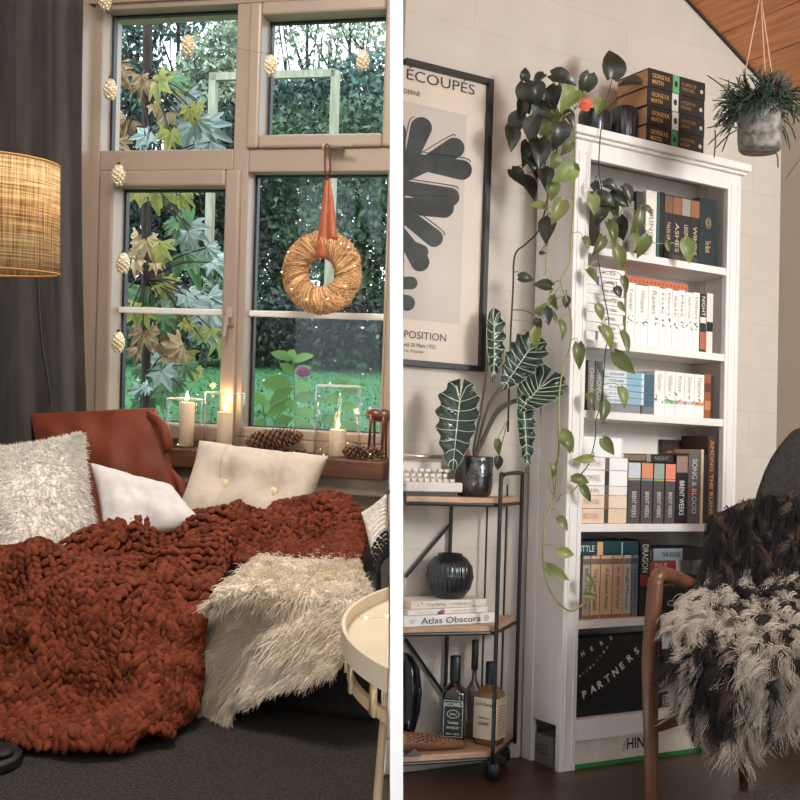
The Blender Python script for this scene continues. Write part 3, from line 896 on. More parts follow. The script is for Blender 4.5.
front = lambda x: 2.73 - .26 * (x + 2.62) / 1.95
for K, (rows, amp) in enumerate(((main, 1.45), (pile, 1.0))):
    G = bicubic(rows, 7, 6); nv, nu = len(G), len(G[0])
    A = np.array([[tuple(p) for p in r] for r in G])
    du = np.gradient(A, axis=1); dv = np.gradient(A, axis=0); Nn = np.cross(dv, du); Nn /= np.linalg.norm(Nn, axis=2)[..., None] + 1e-9
    if Nn[nv // 2, nu // 2, 2] < 0 or Nn[nv // 2, nu // 2, 1] > .5: Nn = -Nn
    for i in range(nv):
        for j in range(nu):
            e = min(1, min(j, nu - 1 - j) / 4) if K else min(1, (nu - 1 - j) / 4 + .2)
            A[i, j] += Nn[i, j] * folds(Vector(A[i, j]), j / nu, i / nv, K * 7.3) * amp * e
            A[i, j, 2] = max(A[i, j, 2], min(.288, A[i, j, 2] + .03) if A[i, j, 1] > front(A[i, j, 0]) - .012 else .024)
    blanket.grid([[Vector(p) for p in r] for r in A - Nn * .013])
    # stitches: V after V along the knitted columns
    du = np.gradient(A, axis=1); dv = np.gradient(A, axis=0); Nn2 = np.cross(dv, du); Nn2 /= np.linalg.norm(Nn2, axis=2)[..., None] + 1e-9
    if (Nn2 * Nn).sum() < 0: Nn2 = -Nn2

    def at(B, i, j):
        i = min(max(i, 0), nv - 1.001); j = min(max(j, 0), nu - 1.001); a, c = int(i), int(j); f, g = i - a, j - c
        return B[a, c] * (1 - f) * (1 - g) + B[a + 1, c] * f * (1 - g) + B[a, c + 1] * (1 - f) * g + B[a + 1, c + 1] * f * g
    lv = np.linalg.norm(np.diff(A, axis=0), axis=2).sum(0).mean(); lu = np.linalg.norm(np.diff(A, axis=1), axis=2).sum(1).mean()
    ncol = int(lu / .029); nrow = int(lv / .0175)
    for c in range(ncol):
        for r in range(nrow):
            wob = 2.2 * math.sin(r * .13 + K + .05 * c) + 2.4 * mnoise.noise((c * .2, r * .12, K))
            for sgn in (-1, 1):
                cc = (c + .5 + sgn * .25 + wob * .5) / ncol * (nu - 1); ri = (r + .5 + random.uniform(-.15, .15)) / nrow * (nv - 1)
                if not 0 <= cc <= nu - 1: continue
                p = Vector(at(A, ri, cc)); n_ = Vector(at(Nn2, ri, cc)); tv = Vector(at(dv, ri, cc)); tu = Vector(at(du, ri, cc))
                if tv.length < 1e-6 or tu.length < 1e-6: continue
                ld = (tv.normalized() * .85 + tu.normalized() * (.55 * sgn)).normalized() + Vector((random.uniform(-.2, .2), random.uniform(-.2, .2), random.uniform(-.2, .2)))
                m = rot_to(ld, n_)
                blanket.ball(p + n_ * random.uniform(-.002, .004), .0175 * random.uniform(.8, 1.3), .0084 * random.uniform(.8, 1.15), .0086 * random.uniform(.85, 1.3), m, 8, 6)
o = blanket.build('knit_blanket', M_knit, smooth=True)
tag(o, 'chunky rust-red knitted blanket heaped over the daybed and down to the carpet', 'blanket')

# ---- sheepskin
M_skin = mat('ivory_fleece', (240, 224, 200), .8, island=.2, sheen=.3, c2=(252, 242, 228), vscale=5)
rowz = lambda Z, pts: [LR.on(px, py, Z=Z) for px, py in pts]
sk = [rowz(.315, [(262, 556), (300, 551), (330, 549), (350, 552), (358, 560)]),
      rowz(.31, [(232, 580), (270, 572), (318, 568), (346, 570), (364, 580)]),
      rowz(.31, [(214, 598), (255, 592), (310, 590), (350, 592), (372, 598)]),
      rowy((2.52, 2.49, 2.45, 2.42, 2.40), [(200, 628), (250, 620), (300, 618), (342, 620), (366, 622)]),
      rowy((2.47, 2.44, 2.41, 2.385, 2.37), [(196, 660), (245, 650), (295, 643), (335, 640), (356, 638)]),
      rowy((2.45, 2.42, 2.395, 2.375, 2.36), [(199, 692), (238, 682), (282, 668), (322, 660), (350, 652)]),
      rowy((2.44, 2.41, 2.385, 2.37, 2.355), [(210, 714), (232, 708), (268, 690), (312, 674), (343, 662)])]
G = bicubic(sk, 6, 6); A = np.array([[tuple(p) for p in r] for r in G]); nv, nu = A.shape[:2]
for i in range(nv):
    for j in range(nu):
        if i < 13 and A[i, j, 1] > front(A[i, j, 0]) - .02: A[i, j, 2] = max(A[i, j, 2], .272)
        else: A[i, j, 2] = max(A[i, j, 2], .02)
o = MB().grid([[Vector(p) for p in r] for r in A]).build('sheepskin', M_skin, smooth=True, thick=.008)
tag(o, 'long-haired ivory sheepskin hanging over the front edge of the daybed', 'sheepskin')
du = np.gradient(A, axis=1); dv = np.gradient(A, axis=0); Nn = np.cross(du, dv); Nn /= np.linalg.norm(Nn, axis=2)[..., None] + 1e-9
Nn *= np.where(Nn[..., 2:3] - Nn[..., 1:2] < 0, -1, 1)
R_, D_, L_ = [], [], []
for k in range(17000):
    i, j = random.uniform(0, nv - 1.01), random.uniform(0, nu - 1.01); a, c = int(i), int(j); f, g = i - a, j - c
    p = A[a, c] * (1 - f) * (1 - g) + A[a + 1, c] * f * (1 - g) + A[a, c + 1] * (1 - f) * g + A[a + 1, c + 1] * f * g
    t_ = dv[a, c] / (np.linalg.norm(dv[a, c]) + 1e-9); s_ = du[a, c] / (np.linalg.norm(du[a, c]) + 1e-9)
    cl = mnoise.noise((p[0] * 22, p[1] * 22, p[2] * 22))
    R_.append(p); D_.append(Nn[a, c] * (.38 if i < 14 else .62) + t_ * .65 + s_ * ((j / nu - .5) * .55 + 1.2 * cl)); L_.append(.046 + .012 * cl)
hair('fleece', R_, D_, np.array(L_), .0017, M_skin, o, seg=5, droop=.30, jitter=.14, curl=.09, curl_n=.9, tip=.25)

# ---- bow-front side table against the partition
M_tray = mat('pale_tray', (236, 222, 196), .5, var=.06, vscale=6)
M_cane = mat('bent_cane', (222, 200, 164), .5, var=.15, vscale=12)
zt = .45
c1 = LR.on(341.5, 621, Z=zt)
ca = LR.on(387.6, 587, Z=zt); cb = LR.on(387.6, 668, Z=zt)
# circle through the three rim points
ax_, ay_, bx_, by_, cx_, cy_ = c1.x, c1.y, ca.x, ca.y, cb.x, cb.y
dd = 2 * (ax_ * (by_ - cy_) + bx_ * (cy_ - ay_) + cx_ * (ay_ - by_))
ux = ((ax_ ** 2 + ay_ ** 2) * (by_ - cy_) + (bx_ ** 2 + by_ ** 2) * (cy_ - ay_) + (cx_ ** 2 + cy_ ** 2) * (ay_ - by_)) / dd
uy = ((ax_ ** 2 + ay_ ** 2) * (cx_ - bx_) + (bx_ ** 2 + by_ ** 2) * (ax_ - cx_) + (cx_ ** 2 + cy_ ** 2) * (bx_ - ax_)) / dd
rT = math.hypot(ax_ - ux, ay_ - uy)
a0, a1 = math.atan2(by_ - uy, bx_ - ux) % (2 * PI), math.atan2(cy_ - uy, cx_ - ux) % (2 * PI)
angs = np.linspace(min(a0, a1), max(a0, a1), 30)
arc = lambda r, z: [Vector((ux + r * math.cos(a), uy + r * math.sin(a), z)) for a in angs]


def trim(mb):
    """cuts a piece of the table off flush with the partition"""
    r_, u_, f_ = LR.ax
    for v in mb.v:
        d = v - LR.E; z = d.dot(f_); px = 400 + F * d.dot(r_) / z
        if px > 388.6: v -= r_ * ((px - 388.6) / F * z)
    return mb


tt = thing('side_table', 'pale round tray table with bentwood sides before the sheepskin', 'side table', (c1.x + .05, c1.y, 0))
trim(MB().prism([tuple(p.xy) for p in arc(rT - .006, 0)], zt - .032, zt - .022)).build('tray_top', M_tray, tt)
rimb = MB()
for a_, b_ in ((rT, rT - .007),):
    o1, o2, i1, i2 = arc(a_, zt - .036), arc(a_, zt), arc(b_, zt), arc(b_, zt - .022)
    rimb.grid([o1, o2, i1, i2, o1])
trim(rimb).build('rim', M_tray, tt, smooth=False, bevel=.002)
lo = MB(); lo.grid([arc(rT - .012, zt - .088), arc(rT - .012, zt - .070), arc(rT - .020, zt - .070), arc(rT - .020, zt - .088), arc(rT - .012, zt - .088)]); trim(lo).build('lower_hoop', M_cane, tt)
for k in range(2, 28, 6):
    a = angs[k]; e = Vector((math.cos(a), math.sin(a), 0)); tn = Vector((-e.y, e.x, 0)); c = Vector((ux, uy, 0))
    b = MB(); m = rot_to(tn, Vector((0, 0, 1)))
    p = c + e * (rT - .010)
    b.obox(Matrix.Translation(p) @ m, (-.009, zt - .088, -.002), (.009, zt - .03, .003)); b.build('slat', M_cane, tt, smooth=True)
lg = [LR.on(383.5, 722, Y=1.70), LR.on(378, 790, Y=1.66), Vector((*LR.on(373, 832, Y=1.64).xy, 0.0))]
MB().tube(lg, [.0065, .007, .007], 10).build('leg', M_cane, tt, smooth=True)
trim(MB().tube([lg[0], Vector((lg[0].x - .002, lg[0].y + .03, zt - .08))], [.0065, .006], 10)).build('leg_top', M_cane, tt, smooth=True)
t = thing('tray_light_wire', 'fairy-light wire lying on the pale tray table', 'fairy lights', (c1.x + .04, c1.y, zt - .022))
pts = [LR.on(x, y, Z=zt - .018) for x, y in ((350, 612), (358, 616), (366, 619), (376, 618), (387, 617))]
MB().tube(spline(pts, 5), .0007, 4).build('wire', MATS['silver_wire'], t)
b = MB(); [b.ball(p + Vector((0, 0, .002)), .0032, .0032, .003, None, 6, 4) for p in (pts[0], pts[2], pts[4])]; b.build('lights', M_glow, t, smooth=True)
# ================================================================== THE GARDEN
M_lawn = mat('lawn', (40, 92, 48), .9, c2=(54, 110, 58), vscale=2.2, bump=.5, bscale=60)
Pg = [[Vector((x, y, -.25 + .62 * max(0, min(1, (y - 4.1) / 1.0)) + .075 * max(0, y - 5.0) + .03 * mnoise.noise((x, y, 0)))) for x in np.linspace(-14, 3.5, 30)] for y in np.linspace(4.05, 16, 40)]
struct(MB().grid(Pg).build('ground', M_lawn, smooth=True))
gz = lambda y: -.25 + .62 * max(0, min(1, (y - 4.1) / 1.0)) + .075 * max(0, y - 5.0)
# short grass and daisies
M_grass = mat('grass_blade', (58, 116, 62), .8, island=.35)
n = 9000
ys = np.random.uniform(4.9, 10.5, n) ** 1.0; xs = np.random.uniform(-1, 1, n) * (.9 + ys * .22) - ys * .35 - .2
C = np.stack([xs, ys, np.array([gz(y) for y in ys]) + .01], 1)
V, Q = leaf_quads(C, .028, up=(0, 0, 1.6)); tag(np_mesh('lawn_grass', V, Q, M_grass, smooth=False), 'short green lawn grass outside the window', 'grass', kind='stuff')
b = MB()
for k in range(70):
    y = random.uniform(6, 10); x = -y * .34 + random.uniform(-1, 1) * (.6 + .2 * y); b.ball((x, y, gz(y) + .04), .010, .010, .006, None, 6, 4)
tag(b.build('daisies', mat('daisy', (240, 240, 230), .7), smooth=True), 'tiny white daisies dotted over the lawn', 'daisies', kind='stuff')

M_twig = mat('twig_bark', (52, 42, 36), .9, var=.3, vscale=20)


def bush(name, label, cat, blobs, nleaf, size, m, trunk=None, group=None, base=None):
    """blobs: (x, y, z, rx, ry, rz)"""
    x = sum(b[0] for b in blobs) / len(blobs); y = sum(b[1] for b in blobs) / len(blobs)
    t = thing(name, label, cat, (x, y, gz(y)), group)
    vol = np.array([b[3] * b[5] for b in blobs]); cnt = (nleaf * vol / vol.sum()).astype(int); Cs = []
    for bl, c in zip(blobs, cnt):
        d = np.random.normal(0, 1, (c, 3)); d /= np.linalg.norm(d, axis=1)[:, None]
        r = np.random.uniform(.55, 1.05, c) ** .5
        wob = 1 + .22 * np.sin(d[:, 0] * 7 + bl[0] * 3) * np.sin(d[:, 2] * 8 + bl[1])
        Cs.append(np.array(bl[:3]) + d * (r * wob)[:, None] * np.array(bl[3:]))
    V, Q = leaf_quads(np.concatenate(Cs), size); np_mesh('foliage', V, Q, m, t, False)
    b = MB()
    for bl in blobs:
        g = Vector((bl[0], bl[1], gz(bl[1]) - .02)); tp = Vector(bl[:3])
        b.tube([g, g.lerp(tp, .5) + Vector((.05, 0, 0)), tp], [.05, .035, .02], 6)
        for k in range(7):
            a = random.uniform(0, 2 * PI); e = tp + Vector((bl[3] * .8 * math.cos(a), bl[4] * .8 * math.sin(a), random.uniform(-.5, .8) * bl[5])); b.tube([g.lerp(tp, random.uniform(.4, 1)), e], [.016, .006], 5)
    b.build('trunk' if trunk else 'stems', M_twig, t, smooth=True)
    return t


gx = lambda px, Y: LR.on(px, 250, Y=Y).x
GZ = lambda py, Y: LR.on(230, py, Y=Y).z
M_h1 = mat('hedge_leaf', (50, 78, 56), .6, island=.5, c2=(84, 112, 80), vscale=1.5)
M_h2 = mat('blue_green_leaf', (54, 82, 72), .6, island=.5, c2=(92, 120, 108), vscale=1.5)
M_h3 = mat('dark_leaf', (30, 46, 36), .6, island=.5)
M_h4 = mat('pale_leaf', (120, 140, 116), .6, island=.4, c2=(156, 168, 140), vscale=2)
Y = 11.0
bush('hedge', 'tall dense evergreen hedge behind the straw wreath', 'hedge',
     [(gx(x, Y), Y + dy, GZ(yy, Y), .75, .5, .85) for x, yy, dy in ((250, 250, 0), (300, 245, .2), (350, 250, 0), (400, 245, .1), (265, 190, .2), (325, 180, .1), (385, 185, .2))], 20000, .075, M_h1)
Y = 10.6
bush('hedge', 'dark evergreen hedge at the far side of the lawn seen between the yellow leaves', 'hedge',
     [(gx(x, Y), Y + dy, GZ(yy, Y), .75, .5, .95) for x, yy, dy in ((60, 270, 0), (115, 265, .2), (165, 270, 0), (215, 262, .1), (90, 205, .2), (150, 200, .1), (205, 195, .2))], 20000, .075, M_h3)
Y = 12.5
bush('tree', 'blue-green conifer filling the lower half of the upper right pane', 'tree',
     [(gx(x, Y), Y + dy, GZ(yy, Y), .8, .5, .58) for x, yy, dy in ((285, 122, 0), (330, 115, .1), (375, 108, 0), (410, 112, .2), (240, 122, 0))], 13000, .085, M_h2, True)
Y = 14.5
bush('tree', 'bare-topped pale tree showing sky in the upper right pane', 'tree',
     [(gx(x, Y), Y + dy, GZ(yy, Y), .6, .5, .42) for x, yy, dy in ((280, 62, 0), (318, 40, .2), (360, 55, 0), (395, 35, .1), (340, 12, .1), (300, 10, 0))], 1500, .09, M_h4, True)
Y = 13.0
bush('tree', 'dark spreading tree at the top left of the upper left pane', 'tree',
     [(gx(x, Y), Y + dy, GZ(yy, Y), .42, .4, .40) for x, yy, dy in ((95, 30, 0), (122, 42, .1), (112, 75, 0), (142, 92, .1), (172, 6, 0), (132, 5, 0), (232, 12, .2), (120, 110, 0), (165, 100, 0))], 6000, .09, M_h2, True)
Y = 12.0
bush('tree', 'silvery pale-leaved tree on the right of the upper left pane', 'tree',
     [(gx(x, Y), Y + dy, GZ(yy, Y), .36, .4, .44) for x, yy, dy in ((208, 68, 0), (230, 55, .1), (215, 105, 0), (196, 92, .1), (235, 110, 0))], 5200, .08, M_h4, True)
Y = 9.4
bush('shrub', 'low dark shrub in the shade at the back of the lawn', 'shrub',
     [(gx(x, Y), Y, GZ(yy, Y), .55, .4, .34) for x, yy in ((258, 328), (305, 325), (355, 328), (400, 328))], 7000, .06, M_h3)
Y = 9.2
bush('shrub', 'low grey-green shrub behind the yellow-leaved plant', 'shrub',
     [(gx(x, Y), Y, GZ(yy, Y), .5, .4, .36) for x, yy in ((110, 322), (150, 325), (195, 322), (228, 318))], 5000, .06, M_h1)

# reflection of an indoor frame in the panes, built as pale posts outdoors
M_refl = mat('pane_reflection_tone', (150, 150, 128), .8, var=.2, vscale=4, stretch=(6, 6, 1))
Y = 9.8; b = MB(); xa, xb = gx(209, Y), gx(330, Y); zt_ = GZ(74, Y)
b.box((xa - .035, Y - .035, gz(Y) - .05), (xa + .035, Y + .035, zt_)); b.box((xa - .035, Y - .035, zt_ - .06), (xb, Y + .035, zt_ + .01)); b.box((xb - .035, Y - .035, gz(Y) - .05), (xb + .035, Y + .035, zt_))
tag(b.build('frame_reflection', M_refl), 'pale reflection of an indoor frame, built as posts before the hedge', 'reflection')


def palmate(mb, c, size, xd, n, lobes=7, droop=.25):
    """a big hand-shaped leaf: base at c, tip along xd, facing n"""
    m = rot_to(xd, Vector(n).cross(xd)); outline = []
    K = lobes
    for k in range(K):
        a = (-1.15 + 2.3 * k / (K - 1)) * 1.5; L_ = size * (1 - .33 * abs(k / (K - 1) * 2 - 1))
        a2 = (-1.15 + 2.3 * (k + .5) / (K - 1)) * 1.5
        outline += [(a - .17, L_ * .74), (a - .06, L_ * .95), (a, L_), (a + .06, L_ * .95), (a + .17, L_ * .74)]
        if k < K - 1: outline.append((a2, size * .50))
    P = [Vector((0, 0, 0))]
    for a, r in outline: P.append(Vector((r * math.cos(a) + .0 * size, r * math.sin(a), -droop * r * r / size + .05 * size * abs(math.sin(a * K * .9)))))
    P = [m @ p + Vector(c) for p in P]
    mb.add(P, [[0, i, i + 1] for i in range(1, len(P) - 1)])


M_ly = mat('yellow_leaf', (182, 174, 100), .6, island=.25, c2=(136, 148, 80), vscale=9, translucent=.3)
M_lg = mat('green_hand_leaf', (92, 132, 88), .5, island=.25, translucent=.25)
M_lb = mat('silvery_leaf', (146, 164, 158), .4, island=.2)
M_lc = mat('cream_brown_leaf', (196, 176, 138), .65, island=.3, c2=(134, 96, 56), vscale=14)
Y = 5.4
t = thing('large_leaved_shrub', 'tall shrub with hand-shaped yellow, green and silvery leaves close outside the left panes', 'shrub', (gx(146, Y), Y, gz(Y)))
b = MB(); tr_ = [LR.on(x, y, Y=Y) for x, y in ((148, -20), (147, 80), (146, 180), (146, 280), (146, 380), (146, 460))]
b.tube(spline(tr_, 4), .026, 8)
leaves = {k: MB() for k in 'ygbc'}
L_ = [('c', 122, 78, 26, 40), ('c', 140, 88, 24, 100), ('y', 155, 92, 30, 90), ('y', 168, 85, 26, 60), ('g', 176, 84, 30, 30), ('g', 160, 80, 24, 150), ('b', 190, 104, 26, 60), ('y', 190, 115, 22, 90),
      ('b', 140, 138, 34, 150), ('c', 122, 128, 26, 120), ('y', 168, 140, 32, 100), ('c', 164, 122, 24, 100), ('b', 186, 138, 38, 105), ('b', 208, 138, 40, 60), ('g', 182, 120, 22, 80), ('c', 118, 148, 24, 60), ('b', 205, 150, 26, 120),
      ('y', 130, 196, 26, 120), ('y', 155, 200, 30, 85), ('y', 170, 196, 28, 60), ('y', 185, 200, 22, 40), ('g', 178, 228, 34, 170), ('b', 190, 236, 34, 60), ('g', 192, 262, 40, 40), ('b', 206, 268, 34, 70), ('b', 220, 262, 28, 40),
      ('c', 136, 244, 26, 110), ('c', 150, 248, 26, 60), ('y', 158, 252, 26, 90), ('c', 133, 268, 22, 110), ('y', 155, 286, 22, 100), ('y', 168, 290, 24, 50), ('c', 152, 272, 20, 80), ('g', 140, 292, 22, 130), ('g', 138, 306, 30, 100),
      ('b', 176, 300, 30, 30), ('b', 195, 302, 34, 20), ('b', 215, 304, 30, 40), ('y', 138, 318, 30, 100), ('g', 165, 318, 24, 60), ('y', 178, 316, 20, 80), ('b', 208, 322, 36, 90), ('b', 198, 330, 30, 150), ('y', 214, 342, 30, 150), ('y', 200, 338, 18, 60),
      ('c', 140, 340, 26, 100), ('c', 142, 355, 24, 60), ('c', 172, 352, 30, 150), ('y', 182, 362, 26, 90), ('c', 165, 346, 20, 20), ('b', 160, 372, 34, 110), ('g', 150, 378, 28, 160), ('b', 166, 380, 26, 60), ('g', 188, 372, 20, 60), ('g', 150, 402, 30, 90), ('b', 138, 396, 22, 110), ('g', 165, 400, 26, 100)]
L_ = L_ + [(k, x + random.uniform(-14, 14), y + random.uniform(-14, 14), sz * .62, a + random.uniform(-50, 50)) for k, x, y, sz, a in L_] * 2
for k, px, py, sz, ang in L_:
    yy = Y + random.uniform(-.35, .35); c = LR.on(px, py, Y=yy); s = LR.scale(c); a = math.radians(ang)
    xd = Vector((math.cos(a), random.uniform(-.5, .1), -math.sin(a)))
    palmate(leaves[k], c - xd * sz * s * .4, sz * s * .9, xd, (random.uniform(-.7, .7), -1, random.uniform(.1, 1.3)), random.choice((5, 7)), random.uniform(.2, .8))
    st = min(tr_, key=lambda q: abs(q.z - c.z - .12)); b.tube(spline([st, st.lerp(c, .5) + Vector((0, 0, .05)), c - xd * sz * s * .35], 4), .004, 5)
b.build('trunk', M_twig, t, smooth=True)
for k, m in (('y', M_ly), ('g', M_lg), ('b', M_lb), ('c', M_lc)): leaves[k].build('foliage', m, t)

# flowering plant just outside the right pane
Y = 4.75
M_fl = mat('fresh_leaf', (104, 146, 76), .5, island=.2, translucent=.3); M_mag = mat('magenta_petal', (128, 36, 92), .6, island=.3)
t = thing('flowering_plant', 'leafy plant with one magenta flower just outside the right pane', 'plant', (gx(292, Y), Y, .0))


def lance(mb, a, b_, w, n=(0, -1, .3)):
    a, b_ = Vector(a), Vector(b_); ax = b_ - a; side = ax.cross(Vector(n)).normalized(); up = side.cross(ax).normalized(); P = []
    for i in range(8):
        u = i / 7; hw = w * .5 * math.sin(PI * min(1, u * .96 + .02)) ** .8; c = a + ax * u - Vector((0, 0, 1)) * ax.length * .18 * u * u
        P.append([c - side * hw + up * hw * .35, c, c + side * hw + up * hw * .35])
    mb.grid(P)


b = MB(); lf = MB()
for stem in (((296, 470), (295, 420), (294, 380), (292, 358)), ((330, 460), (336, 420), (344, 385)), ((268, 470), (266, 430), (262, 400))):
    b.tube(spline([LR.on(x, y, Y=Y) for x, y in stem], 4), .004, 6)
for x0, y0, x1, y1, w in ((293, 360, 271, 348, 10), (293, 360, 294, 346, 12), (293, 362, 314, 350, 9), (293, 372, 280, 360, 9), (293, 375, 312, 362, 10), (292, 385, 262, 378, 16), (293, 388, 270, 400, 14), (294, 390, 312, 380, 12), (294, 400, 316, 392, 12),
                           (292, 402, 266, 412, 14), (294, 410, 290, 396, 14), (294, 415, 318, 408, 11), (293, 418, 272, 424, 11), (295, 424, 316, 426, 10), (264, 405, 254, 388, 12), (264, 410, 276, 398, 10), (266, 425, 254, 420, 10),
                           (343, 388, 338, 374, 13), (344, 390, 354, 378, 9), (343, 392, 368, 386, 9), (341, 400, 326, 396, 11), (339, 408, 356, 402, 10), (337, 418, 322, 420, 10), (338, 425, 356, 424, 9)):
    p, q = LR.on(x0, y0, Y=Y), LR.on(x1, y1, Y=Y - .05); lance(lf, p, q, w * LR.scale(p))
b.build('stems', M_lg, t, smooth=True); lf.build('foliage', M_fl, t, smooth=True)
b = MB(); c = LR.on(303, 372, Y=Y - .04)
for k in range(40):
    d = Vector((random.gauss(0, 1), random.gauss(0, 1), random.gauss(0, .8))).normalized(); b.ball(c + Vector((d.x * .028, d.y * .02, d.z * .02)), .009, .006, .008, None, 6, 4)
b.build('flower', M_mag, t, smooth=True)
# ================================================================== THE BOOK ROOM
ROOM = RR


def at(px, py, d): return RR.E + RR.ray(px, py) * d


WY = .20
M_wall = planks_mat('painted_brick', (204, 194, 181), (202, 192, 179), (199, 188, 175), 1.0, .62, .16, .75, .08, (PI / 2, 0, 0), (3, 3, 3), .005, amp=.04)
XR = 1.137
M_wall2 = mat('beige_wall', (182, 169, 150), .8, var=.03)
M_floor = planks_mat('dark_floor', (74, 46, 34), (62, 38, 29), (30, 20, 16), 1.0, 1.6, .13, .38, .25, (0, 0, 0), (2, 26, 2), .004)
struct(MB().prism([(-.497, WY), (XR + .1, WY), (XR + .1, WY + .12), (-.425, WY + .12)], 0, 3.4).build('wall_back', M_wall))
struct(MB().box((XR, -4.2, 0), (XR + .1, WY, 3.0)).build('wall_right', M_wall2))
struct(MB().prism([(-.43, .32), (1.4, .32), (1.4, -4.4), (-3.2, -4.4), (-1.95, -2.4)], -.05, 0).build('floor', M_floor))
base = MB().box((-.488, WY - .018, 0), (-.005, WY, .10)); base.box((.72, WY - .018, 0), (XR, WY, .10))
struct(base.build('baseboard_back', mat('skirting_paint', (196, 184, 168), .5), bevel=.004))
# timber-boarded sloping ceiling
M_ceil = planks_mat('ceiling_boards', (208, 140, 92), (184, 116, 74), (120, 66, 38), .1, 9, 9, .55, .3, (0, 0, PI / 2), (26, 1.6, 10), .0)
sl = -.545; zc = lambda x: 2.546 + sl * (x - .651)
b = MB(); L_ = math.hypot(1, sl); x = -1.9
cuts = []
while x < 1.45:
    x1 = x + .135; cuts.append((x, x1)); x = x1
for xa, xb in cuts:
    xa += .004
    b.add([(xa, -4.3, zc(xa)), (xb, -4.3, zc(xb)), (xb, WY + .1, zc(xb)), (xa, WY + .1, zc(xa)), (xa, -4.3, zc(xa) + .03), (xb, -4.3, zc(xb) + .03), (xb, WY + .1, zc(xb) + .03), (xa, WY + .1, zc(xa) + .03)],
          [(0, 3, 2, 1), (4, 5, 6, 7), (0, 1, 5, 4), (1, 2, 6, 5), (2, 3, 7, 6), (3, 0, 4, 7)])
struct(b.build('ceiling', M_ceil, bevel=.003))
b = MB(); b.add([(-1.9, -4.3, zc(-1.9) + .03), (1.45, -4.3, zc(1.45) + .03), (1.45, .3, zc(1.45) + .03), (-1.9, .3, zc(-1.9) + .03), (-1.9, -4.3, zc(-1.9) + .05), (1.45, -4.3, zc(1.45) + .05), (1.45, .3, zc(1.45) + .05), (-1.9, .3, zc(-1.9) + .05)],
               [(0, 3, 2, 1), (4, 5, 6, 7), (0, 1, 5, 4), (1, 2, 6, 5), (2, 3, 7, 6), (3, 0, 4, 7)])
struct(b.build('roof', mat('roof_dark', (20, 16, 14), .9)))
struct(MB().tube([(-1.0, WY - .006, zc(-1.0) - .004), (XR, WY - .006, zc(XR) - .004)], .005, 6).build('trim_4', mat('dark_trim', (38, 30, 26), .7)))

# ---- bookcase
M_bc = mat('bookcase_paint', (232, 226, 220), .42, var=.03, vscale=3, stretch=(8, 8, 1), bump=.04, bscale=30)
W, D = .712, .185
SZ = [1.576, 1.289, 1.073, .729, .439, .147]
bc = thing('bookcase', 'tall narrow white bookcase full of books against the painted wall', 'bookcase', (W / 2, D / 2, 0))
b = MB().box((0, 0, 0), (.06, .02, 1.895)).box((.0, .005, 0), (.022, D, 1.895)) if False else None
st = MB()
for x0 in (0, .652):
    st = MB(); st.box((x0, 0, 0), (x0 + .06, .022, 1.895))
    st.box((x0 + .012, -.003, .02), (x0 + .018, .001, 1.86)).box((x0 + .042, -.003, .02), (x0 + .048, .001, 1.86))
    st.build('stile', M_bc, bc, bevel=.002)
for x0 in (0, .690):
    sd_ = MB(); sd_.box((x0 + .004, .0221, .13), (x0 + .018, D - .045, 1.895)); sd_.box((x0, D - .045, 0), (x0 + .022, D, 1.895))
    sd_.build('side_panel', M_bc, bc, bevel=.002)
MB().box((.022, D - .008, .13), (.69, D - .001, 1.89)).build('back_panel', M_bc, bc)
MB().box((.06, 0, 1.841), (.652, .02, 1.895)).build('top_rail', M_bc, bc, bevel=.002)
cn = MB(); cn.box((-.012, -.014, 1.895), (W + .012, D + .003, 1.906)); cn.box((-.022, -.026, 1.906), (W + .022, D + .006, 1.932)); cn.build('cornice', M_bc, bc, bevel=.004)
for z in SZ[:5]:
    MB().box((.0185, .004 if z > .6 else .004, z - .024), (.6895, D - .0085, z)).build('shelf', M_bc, bc, bevel=.0015)
MB().box((.06, .0, SZ[5] - .062), (.652, .02, SZ[5] - .0)).box((.0185, .0225, SZ[5] - .02), (.6895, D - .0085, SZ[5] - .0005)).build('bottom_rail', M_bc, bc, bevel=.002)

# ---- books
M_page = mat('page_paper', (222, 206, 180), .85, var=.12, vscale=60, stretch=(1, 1, 30))
BOOKN = [0]


def cmat(c, rough=.5):
    return mat('cover_%02x%02x%02x' % tuple(c), c, rough, var=.05, vscale=25)


def bx(px, py, Y=.026): return RR.on(px, py, Y=Y).x


